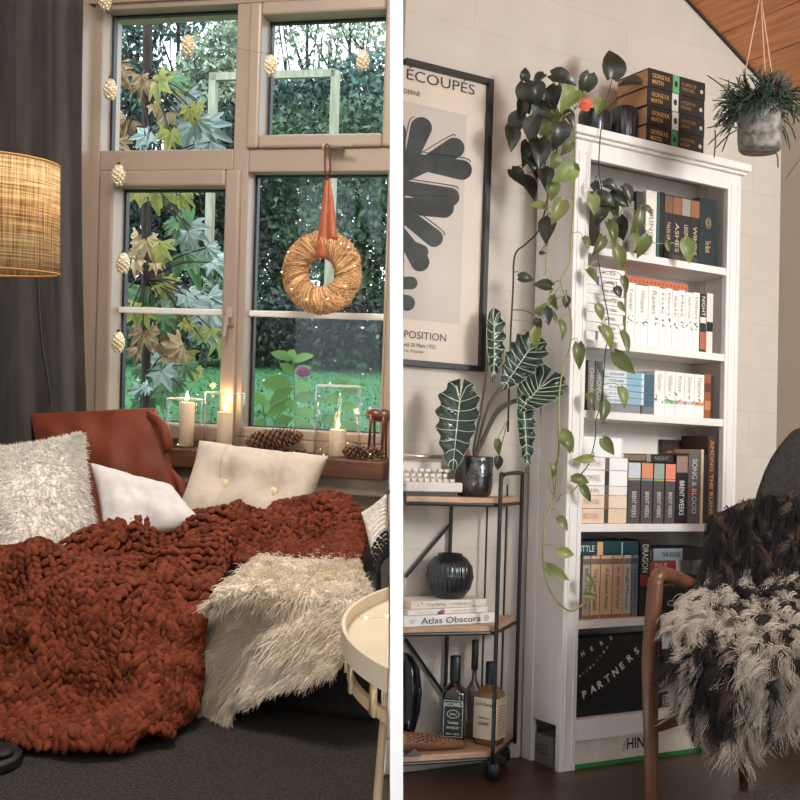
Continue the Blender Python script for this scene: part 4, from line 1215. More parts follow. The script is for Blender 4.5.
def book_v(xa, xb, z, h, col, label, group=None, dep=.125, Y=.026, title=None, tcol=(235, 228, 214), bands=(), tspan=(.12, .9), twid=.55, pic=None, blot=None, lean=0):
    """upright book, spine to the viewer; bands: (from, to, colour) up the spine"""
    z += .0006; h -= .0006; xa += .0006; xb -= .0006; w = xb - xa; tk = min(.0022, w * .12)
    b = MB().box((xa, Y, z), (xb, Y + .003, z + h)).box((xa, Y + .003, z), (xa + tk, Y + dep, z + h)).box((xb - tk, Y + .003, z), (xb, Y + dep, z + h))
    o = tag(b.build('book', cmat(col), bevel=.0008), label, 'book', group)
    MB().box((xa + tk, Y + .003, z + .003), (xb - tk, Y + dep - .003, z + h - .003)).build('pages', M_page, o)
    k = 0
    for f0, f1, c in bands:
        MB().box((xa + .0005, Y - .0005, z + h * f0), (xb - .0005, Y, z + h * f1)).build('spine_band', cmat(c), o); k += 1
    if title:
        x = (xa + xb) / 2 - w * twid / 2
        text(title, (x, Y - .0006, z + h * tspan[1]), (0, 0, -1), (1, 0, 0), cmat(tcol), o, w=h * (tspan[1] - tspan[0]), h=w * twid, name='title')
    if blot:
        bb = MB(); zc_ = z + h * blot[0]
        for q in range(5):
            a = Vector((random.uniform(xa + .003, xb - .003), Y - .0012, zc_ + random.uniform(-.012, .014)))
            bb.tube([a, a + Vector((random.uniform(-.35, .35) * w, 0, random.uniform(-.012, .012)))], [.0016, .0006], 5)
        bb.build('spine_ornament', cmat(blot[1]), o)
    return o


def book_h(xa, xb, z, th, col, label, group=None, dep=.13, Y=.024, title=None, tcol=(60, 50, 45), tspan=(.1, .7), thgt=.5, bands=(), side_pages=False):
    """book lying flat, spine to the viewer"""
    z += .0008; th -= .0012; tk = min(.0022, th * .12)
    b = MB().box((xa, Y, z), (xb, Y + .003, z + th)).box((xa, Y + .003, z), (xb, Y + dep, z + tk)).box((xa, Y + .003, z + th - tk), (xb, Y + dep, z + th))
    o = tag(b.build('book', cmat(col), bevel=.0008), label, 'book', group)
    MB().box((xa + .003, Y + .003, z + tk), (xb - .003, Y + dep - .003, z + th - tk)).build('pages', M_page, o)
    w = xb - xa
    for f0, f1, c in bands: MB().box((xa + w * f0, Y - .0005, z + .0004), (xa + w * f1, Y, z + th - .0004)).build('spine_band', cmat(c), o)
    if title:
        text(title, (xa + w * tspan[0], Y - .0011, z + th * (1 - thgt) / 2), (1, 0, 0), (0, 0, 1), cmat(tcol), o, w=w * (tspan[1] - tspan[0]), h=th * thgt, name='title')
    return o


def hz(py, px, z, Y=.026): return RR.on(px, py, Y=Y).z - z


# shelf 1 (top)
z = SZ[0]; y = 225; G = 'upright books on the top shelf'
book_v(bx(600, y), bx(613, y), z, .19, (150, 142, 134), 'grey book behind the trailing leaves, nearest the left end of the top shelf', G)
book_v(bx(613, y), bx(623, y), z, .20, (176, 168, 160), 'light grey book half hidden by leaves on the top shelf', G)
book_v(bx(623, y), bx(634, y), z, .17, (128, 122, 116), 'shorter mid-grey book in the leaves on the top shelf', G)
book_v(bx(636, y), bx(643, y), z, .205, (48, 44, 42), 'dark book just left of the cream spine on the top shelf', G)
book_v(bx(645.5, y), bx(656.5, y), z, .215, (228, 220, 208), 'cream-spined book on the top shelf', G, title='PRINCE', tcol=(120, 108, 98), tspan=(.2, .72), twid=.4)
book_v(bx(657, y), bx(659.6, y), z, .216, (48, 96, 96), 'very thin teal book beside the cream spine on the top shelf', G)
book_v(bx(659.6, y), bx(664.2, y), z, .218, (22, 21, 22), 'slim plain black book on the top shelf', G)
for i, (a, c, t_, bc_) in enumerate(((664.2, 672.5, 'TALES OF LORE', (120, 88, 60)), (672.5, 681.5, 'ASHES', (140, 92, 62)), (681.5, 690.5, 'LEGENDS OLD', (150, 140, 130)), (690.5, 699.3, 'WINDS', (146, 94, 60)))):
    book_v(bx(a, y), bx(c, y), z, .215, (34, 29, 28), '%s dark picture-topped volume of the matching four on the top shelf' % ordinal(i), G, title=t_, tcol=(214, 190, 160), tspan=(.14, .58), twid=.42,
           bands=((.72, .98, bc_), (.02, .1, (70, 60, 54))))
o = book_v(bx(699.6, y), bx(716.5, y), z, .228, (24, 42, 44), 'thick dark green book with gold emblem at the right end of the top shelf', G, title='The Book', tcol=(206, 180, 120), tspan=(.20, .38), twid=.3)
xm = (bx(699.6, y) + bx(716.5, y)) / 2; b = MB()
for r in (.012, .008, .0045): b.tube([(xm + r * math.cos(a), .0248, z + .145 + r * 1.5 * math.sin(a)) for a in np.linspace(0, 2 * PI, 25)], .0009, 4, False)
b.build('emblem', cmat((190, 160, 100)), o)

# shelf 2: lying stack, white set, orange book on top
z = SZ[1]; hs = [.03, .028, .03, .026, .031, .027, .028, .03]; zz = z
for i, h_ in enumerate(hs):
    book_h(.064, bx(625 - (i % 3), 300), zz, h_, (232, 228, 222), '%s white book from the bottom in the lying stack on the second shelf' % ordinal(i), 'white books lying on the second shelf',
           title=('THE NORTH', 'SILVER', 'IRON RIVER', 'LOST SONG', 'WHITE', 'THE SEA', 'ORBIT', 'K.D.')[i], tcol=(120, 112, 106), tspan=(.45, .8), thgt=.35, bands=((.3, .36, (96, 104, 120)),) if i in (0, 3, 6) else ())
    zz += h_
xs_ = [626, 635, 648, 659.3, 665.4, 672, 678.5, 685, 692.8, 699.6]
for i in range(9):
    h_ = hz(286 + (xs_[i] - 626) * .2, xs_[i], z) if False else .196 - .003 * (i % 2)
    book_v(bx(xs_[i], 320), bx(xs_[i + 1], 320), z, h_, (236, 231, 224), '%s white paperback from the left in the upright white row on the second shelf' % ordinal(i), 'white paperbacks on the second shelf',
           title=('Tower', 'Whispers', 'Raven', 'Ink', 'Hours', 'Salt', 'Mist', 'Sparrow', 'Embers')[i], tcol=(150, 142, 134), tspan=(.55, .92), twid=.42, blot=(.42, (60, 62, 66) if i != 0 else (60, 140, 140)))
book_v(bx(700, 320), bx(706.2, 320), z, .195, (44, 38, 36), 'black and tan paperback near the right end of the second shelf', bands=((.05, .35, (166, 104, 72)), (.5, .6, (220, 210, 200))), title='NIGHT', tspan=(.62, .95))
book_v(bx(706.6, 320), bx(713, 320), z, .20, (220, 212, 202), 'white spine with a black blotch at the right end of the second shelf', bands=((.36, .52, (26, 26, 28)),))
o = book_h(bx(627, 283), bx(690, 283), z + .1962, .022, (196, 108, 70), 'orange patterned book lying on top of the white paperbacks', Y=.034, dep=.12)
b = MB(); xa, xb = bx(627, 283), bx(690, 283)
for k in range(16): b.ball((xa + (xb - xa) * (k + .5) / 16, .0335, z + .2072), .004, .0008, .005, None, 8, 4)
b.build('spine_pattern', cmat((150, 72, 44)), o)

# shelf 3
z = SZ[2]
book_v(bx(588, 375), bx(595, 375), z, .155, (112, 106, 102), 'outer grey slim case at the left end of the third shelf', 'grey slim cases on the third shelf', title='CHRONICLE', tcol=(200, 194, 186), tspan=(.2, .85))
book_v(bx(595.5, 375), bx(603, 375), z, .155, (112, 106, 102), 'inner grey slim case, beside the blue stack on the third shelf', 'grey slim cases on the third shelf', title='CHRONICLE', tcol=(200, 194, 186), tspan=(.2, .85))
xa, xb = bx(603.6, 375), bx(653.6, 375)
book_h(xa, xa + (xb - xa) * .73, z, .027, (132, 134, 138), 'grey block of a book under the blue-white stack, left of the divider', dep=.13)
book_h(xa + (xb - xa) * .77, xb, z, .027, (112, 114, 120), 'short grey book under the right end of the blue-white stack', dep=.13)
zz = z + .027
for i in range(5):
    book_h(xa, xb, zz, .0205, (206, 220, 226), '%s blue-white book from the bottom of the lying stack on the third shelf' % ordinal(i), 'blue-white books lying on the third shelf', bands=((.0, .3, (222, 230, 232)), (.45, .75, (140, 176, 190)), (.8, 1.0, (66, 96, 112))),
           title='OCEANS', tcol=(50, 70, 84), tspan=(.1, .38), thgt=.4)
    zz += .0205
tints = [(222, 226, 220), (140, 190, 130), (220, 170, 180), (190, 190, 190), (230, 140, 90)]
xs_ = [654.4, 665, 675.4, 684.6, 694.6, 704.4]
for i in range(5):
    book_v(bx(xs_[i], 385), bx(xs_[i + 1], 385), z, .143, (234, 230, 224), '%s white spine from the left in the tinted row on the third shelf' % ordinal(i), 'tinted white paperbacks on the third shelf', title=('Garden', 'Willow', 'Rose', 'Stone', 'Flame')[i], tcol=(170, 160, 150), tspan=(.55, .92), twid=.4,
           bands=((.28, .36, tints[i]),), blot=(.4, (80, 76, 72)))
book_v(bx(704.6, 385), bx(711, 385), z, .146, (150, 82, 48), 'rust and brown patterned book near the right end of the third shelf', bands=((.2, .4, (196, 130, 80)), (.6, .8, (92, 52, 34))))
book_v(bx(711, 385), bx(714, 385), z, .142, (52, 38, 32), 'thin dark book at the right end of the third shelf')

# shelf 4
z = SZ[3]; zz = z
cols = [(224, 196, 168), (232, 208, 186), (236, 226, 214), (240, 236, 230), (238, 232, 226)]
hs = [.046, .040, .029, .048, .040]
for i in range(5):
    book_h(.064, bx(626.5, 495), zz, hs[i], cols[i], '%s cream book from the bottom of the lying stack on the fourth shelf' % ordinal(i), 'cream books lying on the fourth shelf', title=('ARCADIA', 'THE FOX', 'AIR', 'COMPASS', 'MOTH')[i], tcol=(196, 170, 150), tspan=(.1, .42), thgt=.4,
           bands=((.53, .62, ((60, 70, 52), (120, 84, 60), (90, 84, 84), (40, 40, 44), (110, 90, 84))[i]),))
    zz += hs[i]
book_h(.065, bx(621.5, 450), zz, .062, (238, 236, 232), 'thick plain white book on top of the cream stack', dep=.12)
xs_ = [(627.6, 640.2), (641, 652.6), (653.4, 664), (665, 675.2)]
pc = [(196, 200, 204), (214, 140, 100), (150, 160, 150), (222, 132, 106)]
for i, (a, c) in enumerate(xs_):
    book_v(bx(a, 495), bx(c, 495), z, .192, (76, 72, 70), '%s grey picture-topped volume from the left on the fourth shelf' % ordinal(i), 'matching grey volumes on the fourth shelf', title='BRENT WEEKS', tcol=(214, 208, 200), tspan=(.10, .52), twid=.36,
           bands=((.74, .99, pc[i]), (.705, .73, ((190, 150, 90), (110, 160, 180), (150, 180, 90), (220, 150, 130))[i])))
    xa, xb = bx(a, 495), bx(c, 495)
    o = bpy.data.objects[[q for q in bpy.data.objects.keys() if q.startswith('book')][-1]]
o = book_v(bx(675.8, 490), bx(687.4, 490), z, .222, (22, 21, 22), 'taller black book with picture, right of the grey set on the fourth shelf', title='BRENT WEEKS', tcol=(232, 228, 220), tspan=(.12, .62), twid=.42, bands=((.74, .98, (150, 120, 110)),))
book_v(bx(688, 490), bx(700, 490), z, .228, (96, 94, 94), 'silver-grey book with red mark, right of the tall black one on the fourth shelf', title='SONG & BLOOD', tcol=(224, 222, 218), tspan=(.14, .92), twid=.4, bands=((.42, .5, (150, 56, 46)),))
book_v(bx(700.4, 490), bx(703.4, 490), z, .242, (206, 182, 150), 'thin cream-tan book on the fourth shelf')
book_v(bx(703.6, 490), bx(707, 490), z, .225, (40, 34, 34), 'thin black book beside the tall brown one on the fourth shelf')
book_v(bx(707.4, 490), bx(714.4, 490), z, .288, (70, 44, 34), 'tallest brown book with gold lettering at the right end of the fourth shelf', title='AMONG THE RUINS', tcol=(206, 160, 110), tspan=(.1, .95), twid=.5, dep=.124)
# big dark book facing out at the back, and small dark ones on the set
xa, xb = bx(664, 440, .15), min(.684, bx(708, 440, .15)); z += .0008
b = MB().box((xa, .155, z), (xb, .172, z + .272)); o = tag(b.build('book', cmat((52, 32, 26)), bevel=.001), 'large dark brown book facing out at the back of the fourth shelf', 'book')
MB().box((xa + .012, .1542, z + .02), (xb - .012, .155, z + .254)).build('cover_panel', cmat((66, 40, 32)), o)
MB().box((xa + .02, .1536, z + .228), (xb - .03, .1542, z + .234)).build('cover_line', cmat((150, 104, 70)), o)
book_h(bx(647, 460, .03), bx(674.5, 460, .03), z + .1935, .026, (34, 30, 32), 'small dark book lying across the grey set on the fourth shelf', Y=.034, title='NIGHT', tcol=(150, 138, 120), tspan=(.3, .8), bands=((.0, .16, (150, 130, 110)),), dep=.11)

# shelf 5
z = SZ[4]
xs_ = [(582.5, 590), (590.6, 599.8), (600.4, 612), (612.6, 622.6), (623.2, 631), (631.6, 638)]
tc = [(172, 160, 150), (206, 172, 138), (208, 170, 134), (200, 160, 128), (186, 176, 160), (98, 116, 128)]
tn = ['Blind Harbour', 'The Last Guest', 'A Summer Away', 'In the Valley', 'Small Mercies', 'The Island']
for i, (a, c) in enumerate(xs_):
    xa = max(bx(a, 585), .024)
    book_v(xa, bx(c, 585), z, .192, tc[i], '%s worn spine from the left under the teal book on the fifth shelf' % ordinal(i), 'worn paperbacks on the fifth shelf', title=tn[i], tcol=(66, 52, 44), tspan=(.14, .80), twid=.42, bands=((.86, .95, tuple(int(v * .6) for v in tc[i])), (.0, .06, (150, 96, 70))))
book_h(.064, bx(638.5, 545), z + .1926, .042, (24, 58, 68), 'dark teal book lying across the worn paperbacks on the fifth shelf', title='LITTLE', tcol=(232, 228, 214), tspan=(.02, .28), thgt=.45, bands=((.33, .42, (214, 170, 120)), (.72, .74, (170, 200, 200))), Y=.026)
book_v(bx(639.6, 580), bx(649.6, 580), z, .236, (26, 22, 22), 'tall black book with a red band in the middle of the fifth shelf', title='DRAGON', tcol=(226, 220, 210), tspan=(.58, .95), twid=.6, bands=((.40, .55, (130, 40, 30)),))
xa = bx(651, 590)
book_h(xa, bx(709, 590), z, .07, (26, 26, 28), 'thick black book at the bottom of the lying stack on the fifth shelf', title='S  Century', tcol=(200, 196, 190), tspan=(.1, .8), thgt=.35)
book_h(xa, bx(706, 590), z + .07, .05, (30, 28, 30), 'second black book from the bottom of the fifth shelf lying stack', title='Century', tcol=(150, 146, 140), tspan=(.1, .6), thgt=.3)
book_h(xa, bx(676, 560), z + .12, .052, (158, 54, 48), 'red book in the lying stack behind the wooden chair arm', title='PHILIP\nPULLMAN', tcol=(236, 206, 190), tspan=(.1, .9), thgt=.78)
book_h(xa, bx(709, 545), z + .172, .040, (38, 40, 46), 'black book with a pale blue panel topping the fifth shelf stack', title='THE BOOK', tcol=(30, 32, 40), tspan=(.16, .48), thgt=.4, bands=((.02, .52, (158, 176, 186)),))

# bottom bay: game boxes
M_box = mat('black_box', (20, 22, 27), .4); M_lt = cmat((216, 210, 198))
z = SZ[5]
t0 = RR.on(583, 700, Y=.03)
# big black game box standing with its lid out
xa, xb = .066, bx(662, 660)
b = MB().box((xa, .03, z), (xb, .085, z + .235)); o = tag(b.build('game_box', M_box, bevel=.002), 'big black game box lettered with a ring of words in the bottom bay', 'game box')
MB().box((xa - .001, .0285, z - .0), (xb + .001, .0302, z + .236)).build('lid', M_box, o)
cpos = RR.on(570, 660, Y=.028)
L0, L1 = RR.on(583, 699, Y=.028), RR.on(637, 655, Y=.028)
n_ = len('PARTNERS'); dv_ = (L1 - L0)
for i, ch in enumerate('PARTNERS'):
    u = i / (n_ - 1); p = L0 + dv_ * u + Vector((0, 0, -.012 * math.sin(PI * u))); a = math.atan2(dv_.z, dv_.x) + .5 * (u - .5) * 1.0
    text(ch, p, (math.cos(a), 0, math.sin(a)), (-math.sin(a), 0, math.cos(a)), M_lt, o, h=.024, name='lettering', bold=.035)
for i, ch in enumerate('NERS'):
    p = RR.on(582 + 9.5 * i, 657 - 5.5 * i, Y=.028); a = .5
    text(ch, p, (math.cos(a), 0, math.sin(a)), (-math.sin(a), 0, math.cos(a)), M_lt, o, h=.014, name='lettering', bold=.03)
for i in range(9):
    p = RR.on(580 + 3.4 * i, 676 - 2.6 * i - .12 * i * i * (1 if i > 4 else .4), Y=.0275)
    MB().ball(p, .0042, .001, .0042, None, 8, 4).build('dot', cmat(((190, 150, 60), (70, 120, 90), (180, 80, 50), (200, 190, 170))[i % 4]), o)
b = MB().box((bx(664, 680), .03, z), (.647, .15, z + .16)); o = tag(b.build('game_box', mat('dark_box', (26, 24, 26), .5), bevel=.002), 'dark box at the right side of the bottom bay behind the chair arm', 'game box')
MB().box((bx(668, 690), .0292, z + .05), (bx(673, 690), .03, z + .07)).build('label', M_lt, o)
b = MB().box((bx(622, 690, .09), .09, z), (bx(663, 690, .09), .165, z + .062)); o = tag(b.build('media_box', cmat((176, 168, 156)), bevel=.003), 'pale grey device box lying behind the black game box', 'box')
MB().box((bx(630, 700, .09), .0893, z + .014), (bx(648, 700, .09), .09, z + .019)).build('slot', M_box, o)
# boxes on the floor under it
xa = .068; b = MB().box((xa, .012, 0), (.60, .15, .083)); o = tag(b.build('game_box', cmat((216, 204, 188)), bevel=.002), 'white game box with green base lettered HINT under the bookcase', 'game box')
MB().box((xa - .001, .0105, 0), (.601, .0122, .013)).build('green_stripe', cmat((46, 132, 66)), o)
text('HINT', (bx(627, 752, .01), .0115, .038), (1, 0, 0), (0, 0, 1), cmat((28, 28, 28)), o, w=bx(651, 752, .01) - bx(627, 752, .01), h=.034, name='lettering', bold=.02)
b = MB()
for k in range(4): b.box((bx(622, 752, .01) + .002 * k, .0110, .038 + .007 * k), (bx(626, 752, .01), .0116, .041 + .007 * k))
b.build('small_mark', cmat((150, 146, 140)), o)
b = MB().box((.012, .045, 0), (.06, .135, .085)); o = tag(b.build('game_box', cmat((120, 112, 104)), bevel=.002), 'grey box tucked under the left side of the bookcase', 'game box')
text('VEEZ', (.0114, .128, .03), (0, -1, 0), (0, 0, 1), cmat((50, 48, 46)), o, w=.06, h=.03, name='lettering')

# ---- on top of the bookcase
ZT = 1.932
M_glaze = mat('dark_glaze', (34, 35, 37), .28, coat=.4)
p = RR.on(623.5, 118, Y=.07); s = RR.scale(p)
o = MB().lathe([(0, ZT), (13 * s, ZT), (14.5 * s, ZT + .01), (14.5 * s, ZT + .10), (12.5 * s, ZT + .118), (9 * s, ZT + .126), (7.6 * s, ZT + .126), (7.6 * s, ZT + .06), (0, ZT + .06)], (p.x, p.y, 0), 72, rib=.03, nrib=18).build('vase', M_glaze, smooth=True)
tag(o, 'ribbed dark grey vase on top of the bookcase beside the black books', 'vase')
# stack of four black books
xa, xb = RR.on(647.5, 110, Y=-.005).x, RR.on(704.5, 120, Y=-.005).x
th = .0605; GB = (206, 160, 92)
for i in range(4):
    z = ZT + i * th; c4 = ((60, 140, 92), (214, 214, 206), (214, 214, 206), (96, 170, 110))[i]
    lb = ('bottom black book with gold lettering of the stack on the bookcase', 'second black book from the bottom of the stack on the bookcase', 'third black book from the bottom of the stack on the bookcase', 'topmost black book, with a green square, of the stack on the bookcase')[i]
    dx = .002 * (i % 2); Y0 = -.004
    b = MB().box((xa + dx, Y0, z + .0004), (xb + dx, Y0 + .004, z + th - .0004)).box((xa + dx, Y0 + .004, z + .0004), (xb + dx, Y0 + .15, z + .0035)).box((xa + dx, Y0 + .004, z + th - .0035), (xb + dx, Y0 + .15, z + th - .0004))
    o = tag(b.build('book', cmat((30, 24, 22)), bevel=.001), lb, 'book', 'black books stacked on the bookcase')
    MB().box((xa + dx + .002, Y0 + .004, z + .0035), (xb + dx - .002, Y0 + .147, z + th - .0035)).build('pages', mat('tan_pages', (196, 150, 108), .9, var=.1, vscale=40, stretch=(1, 1, 30)), o)
    w = xb - xa
    MB().box((xa + dx + w * .42, Y0 - .0006, z + .001), (xa + dx + w * .53, Y0, z + th - .001)).build('spine_band', cmat(c4), o)
    MB().ball((xa + dx + w * .475, Y0 - .0008, z + th / 2), .0075, .001, .011, None, 10, 5).build('emblem', cmat((40, 36, 34)), o)
    text('GAME OF\nTHORNES'.replace('GAME OF\nTHORNES', 'GEORGE R.R.\nMARTIN'), (xa + dx + w * .06, Y0 - .0008, z + th * .2), (1, 0, 0), (0, 0, 1), cmat(GB), o, w=w * .31, h=th * .55, name='title', bold=.01)
    text(('A DANCE WITH\nDRAGONS', 'A FEAST FOR\nCROWS', 'A STORM OF\nSWORDS', 'A GAME OF\nTHRONES')[i], (xa + dx + w * .57, Y0 - .0008, z + th * .25), (1, 0, 0), (0, 0, 1), cmat((170, 128, 76)), o, w=w * .26, h=th * .45, name='title')
    MB().ball((xa + dx + w * .93, Y0 - .0008, z + th * .45), .007, .001, .007, None, 10, 5).build('publisher_mark', cmat((190, 184, 176)), o)

# ---- trailing pothos
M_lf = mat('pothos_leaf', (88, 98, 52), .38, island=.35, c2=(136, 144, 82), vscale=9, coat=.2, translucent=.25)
M_lf_shaded = mat('pothos_shaded_leaf', (44, 48, 34), .4, island=.3, coat=.15)  # shade put into the colour: darker copy for backlit and shaded leaves
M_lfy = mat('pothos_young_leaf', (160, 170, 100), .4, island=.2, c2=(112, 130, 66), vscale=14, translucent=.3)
M_stem = mat('pothos_stem', (150, 148, 88), .6, island=.2)
M_dstem = mat('dark_stem', (58, 44, 34), .7)
p = RR.on(594, 118, Y=.07); s = RR.scale(p)
pot = thing('pothos', 'trailing pothos in a dark pot spilling leaves down the bookcase side', 'plant', (p.x, p.y, ZT))
MB().lathe([(0, ZT), (13 * s, ZT), (15 * s, ZT + .02), (16 * s, ZT + .07), (15 * s, ZT + .085), (14 * s, ZT + .085), (14 * s, ZT + .05), (0, ZT + .05)], (p.x, p.y, 0), 40).build('pot', M_glaze, pot, smooth=True)
HEART = [(0, 0), (-.10, .12), (-.06, .34), (.10, .44), (.34, .40), (.60, .26), (.84, .09), (1, 0)]


def heart(mb, c, L_, xd, n, fold=.25, curl=.2, wid=1.0):
    """heart-shaped leaf centred near c, tip along xd"""
    m = rot_to(xd, Vector(n).cross(xd)); N = 9; P = []
    for i in range(N):
        u = i / (N - 1); k = np.interp(u, [0, .08, .25, .5, .75, .92, 1], [.16, .34, .43, .38, .22, .07, .002]) * wid
        x = u - .45; back = .12 * max(0, 1 - u * 5); zc_ = -curl * (u - .3) ** 2
        P.append([m @ (Vector((x - back * abs(v), v * k, zc_ + fold * abs(v) * k)) * L_) + Vector(c) for v in (-1, -.55, 0, .55, 1)])
    mb.grid(P)


lv = {0: MB(), 1: MB(), 2: MB()}; stm = MB(); dst = MB()
A_ = 0; B_ = 1; C_ = 2
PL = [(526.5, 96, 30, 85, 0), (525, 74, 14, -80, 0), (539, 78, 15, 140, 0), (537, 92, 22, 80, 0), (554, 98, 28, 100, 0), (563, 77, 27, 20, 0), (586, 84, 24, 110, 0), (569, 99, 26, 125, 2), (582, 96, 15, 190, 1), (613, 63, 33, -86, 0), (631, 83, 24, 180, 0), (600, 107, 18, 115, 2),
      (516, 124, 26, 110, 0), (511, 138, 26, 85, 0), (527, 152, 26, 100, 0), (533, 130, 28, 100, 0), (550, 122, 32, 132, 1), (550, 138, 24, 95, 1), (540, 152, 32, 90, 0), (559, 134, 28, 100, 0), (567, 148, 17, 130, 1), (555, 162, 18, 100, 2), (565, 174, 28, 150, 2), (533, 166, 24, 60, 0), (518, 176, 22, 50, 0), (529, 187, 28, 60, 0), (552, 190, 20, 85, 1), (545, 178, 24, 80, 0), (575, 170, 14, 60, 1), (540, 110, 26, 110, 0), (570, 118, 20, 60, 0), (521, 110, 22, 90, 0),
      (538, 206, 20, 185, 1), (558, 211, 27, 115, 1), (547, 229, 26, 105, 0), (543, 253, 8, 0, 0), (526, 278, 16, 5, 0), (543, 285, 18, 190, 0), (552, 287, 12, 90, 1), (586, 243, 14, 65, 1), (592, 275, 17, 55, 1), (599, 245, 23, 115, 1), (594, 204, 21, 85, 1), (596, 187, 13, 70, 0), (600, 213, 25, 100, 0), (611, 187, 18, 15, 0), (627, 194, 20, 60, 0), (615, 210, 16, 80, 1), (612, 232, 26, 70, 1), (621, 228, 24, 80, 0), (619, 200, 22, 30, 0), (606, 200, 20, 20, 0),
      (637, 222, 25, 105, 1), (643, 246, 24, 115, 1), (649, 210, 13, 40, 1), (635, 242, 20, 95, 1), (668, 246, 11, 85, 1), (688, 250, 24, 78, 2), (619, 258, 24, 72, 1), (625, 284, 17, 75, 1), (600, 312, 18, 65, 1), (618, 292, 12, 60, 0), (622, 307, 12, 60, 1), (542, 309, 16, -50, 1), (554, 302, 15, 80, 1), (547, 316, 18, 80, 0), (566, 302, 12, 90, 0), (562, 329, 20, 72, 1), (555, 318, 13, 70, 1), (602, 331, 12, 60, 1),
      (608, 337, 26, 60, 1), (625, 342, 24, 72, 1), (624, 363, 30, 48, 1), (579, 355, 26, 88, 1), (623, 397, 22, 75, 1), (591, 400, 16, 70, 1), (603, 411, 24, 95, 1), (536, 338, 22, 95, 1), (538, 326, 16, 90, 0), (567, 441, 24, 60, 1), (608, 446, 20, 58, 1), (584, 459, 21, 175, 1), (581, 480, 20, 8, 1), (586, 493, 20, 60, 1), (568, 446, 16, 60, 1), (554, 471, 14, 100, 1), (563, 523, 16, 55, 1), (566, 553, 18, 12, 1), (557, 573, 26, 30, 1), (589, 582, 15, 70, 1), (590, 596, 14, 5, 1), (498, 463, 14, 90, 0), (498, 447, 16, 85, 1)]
attach = {}
V1 = [(574, 118), (575, 150), (574, 200), (571, 240), (569, 265), (561, 282), (570, 310), (571, 340), (562, 375), (559, 400), (559, 440), (556, 480), (553, 500), (545, 525), (543, 555), (546, 580), (556, 600), (570, 611), (582, 605), (590, 597)]
V2 = [(603, 112), (600, 140), (599, 170), (602, 195), (598, 230), (598, 255), (603, 290), (609, 325), (605, 355), (602, 400), (596, 420), (595, 440), (588, 465), (578, 478), (583, 484)]
V3 = [(560, 130), (553, 170), (541, 225), (527, 243), (515, 255), (513, 290), (510, 350), (508, 432)]
V4 = [(603, 195), (620, 205), (636, 212), (648, 235), (655, 243), (668, 243), (688, 243)]
V5 = [(575, 110), (560, 120), (545, 150), (547, 190), (548, 240), (545, 275)]
V6 = [(553, 495), (548, 480), (550, 462), (556, 500), (562, 494), (572, 492), (580, 482)]
yv = lambda px: -.045 if px > 556 else (.02 if px > 530 else .09)
for V, m_, r in ((V1, stm, .0028), (V2, dst, .0018), (V3, dst, .0028), (V4, stm, .0015), (V5, stm, .002), (V6, stm, .0016)):
    m_.tube(spline([RR.on(x, y, Y=yv(x) + .008) for x, y in V], 5), r, 6)
allv = [q for V in (V1, V2, V3, V4, V5) for q in zip(V[:-1], V[1:])]
dens = []
for (a, c) in allv:
    for k in range(6): dens.append((a[0] + (c[0] - a[0]) * k / 6, a[1] + (c[1] - a[1]) * k / 6))
for px, py, sz, ang, kk in PL:
    yy = yv(px) + random.uniform(-.02, .01)
    if py < 125 and px > 570: yy = random.uniform(-.01, .05)
    c = RR.on(px, py, Y=yy); s = RR.scale(c); a = math.radians(ang)
    r_, u_, f_ = RR.ax
    xd = (r_ * math.cos(a) - u_ * math.sin(a) + f_ * random.uniform(-.35, .15)).normalized()
    n = (-f_ + r_ * random.uniform(-.6, .6) + u_ * random.uniform(-.1, .7)).normalized()
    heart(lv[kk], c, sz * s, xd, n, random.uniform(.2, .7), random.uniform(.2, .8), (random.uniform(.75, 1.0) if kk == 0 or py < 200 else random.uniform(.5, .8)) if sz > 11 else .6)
    bx_, by_ = px - .42 * sz * math.cos(a), py - .42 * sz * math.sin(a)
    near_ = min(dens, key=lambda q: (q[0] - bx_) ** 2 + (q[1] - by_ + 5) ** 2)
    if (near_[0] - bx_) ** 2 + (near_[1] - by_) ** 2 < 70 ** 2:
        q0 = RR.on(*near_, Y=yv(near_[0]) + .008); q1 = c - xd * sz * s * .45
        (stm if kk else dst).tube(spline([q0, q0.lerp(q1, .55) + Vector((0, -.006, .010)), q1], 4), .0012, 5)
stm.build('vine', M_stem, pot, smooth=True); dst.build('vine', M_dstem, pot, smooth=True)
for k, m in ((0, M_lf_shaded), (1, M_lf), (2, M_lfy)): lv[k].build('foliage', m, pot, smooth=True)
fl = MB(); c = RR.on(587, 103, Y=.02); heart(fl, c, .045, RR.ax[1] * .3 + RR.ax[0], -RR.ax[2], .4, .8); heart(fl, c + Vector((-.008, .004, -.012)), .035, RR.ax[0] * -1 + RR.ax[1] * .2, -RR.ax[2], .4, .8)
fl.build('coral_leaf', mat('coral_petal', (226, 104, 76), .5, island=.1), pot, smooth=True)

# ---- hanging rhipsalis
pc_ = at(760, 128, 3.25); s = RR.scale(pc_); rP = 21.5 * s
zb_, zt_ = at(760, 152, 3.25).z, at(760, 106, 3.25).z
hp = thing('hanging_plant', 'spiky dark green plant in a grey pot hanging from the timber ceiling', 'plant', (pc_.x, pc_.y, zb_))
M_conc = mat('speckled_concrete', (92, 88, 82), .85, c2=(156, 150, 140), vscale=38, bump=.5, bscale=60)
MB().lathe([(0, zb_), (rP * .86, zb_), (rP * .95, zb_ + .006), (rP, zb_ + .03), (rP * 1.02, zt_), (rP * .94, zt_), (rP * .92, zt_ - .02), (0, zt_ - .02)], (pc_.x, pc_.y, 0), 40).build('pot', M_conc, hp, smooth=True)
M_rope = mat('jute_cord', (206, 168, 136), .9)
hx = at(760.5, -6, 3.25); hk = Vector((hx.x, hx.y, zc(hx.x)))
b = MB()
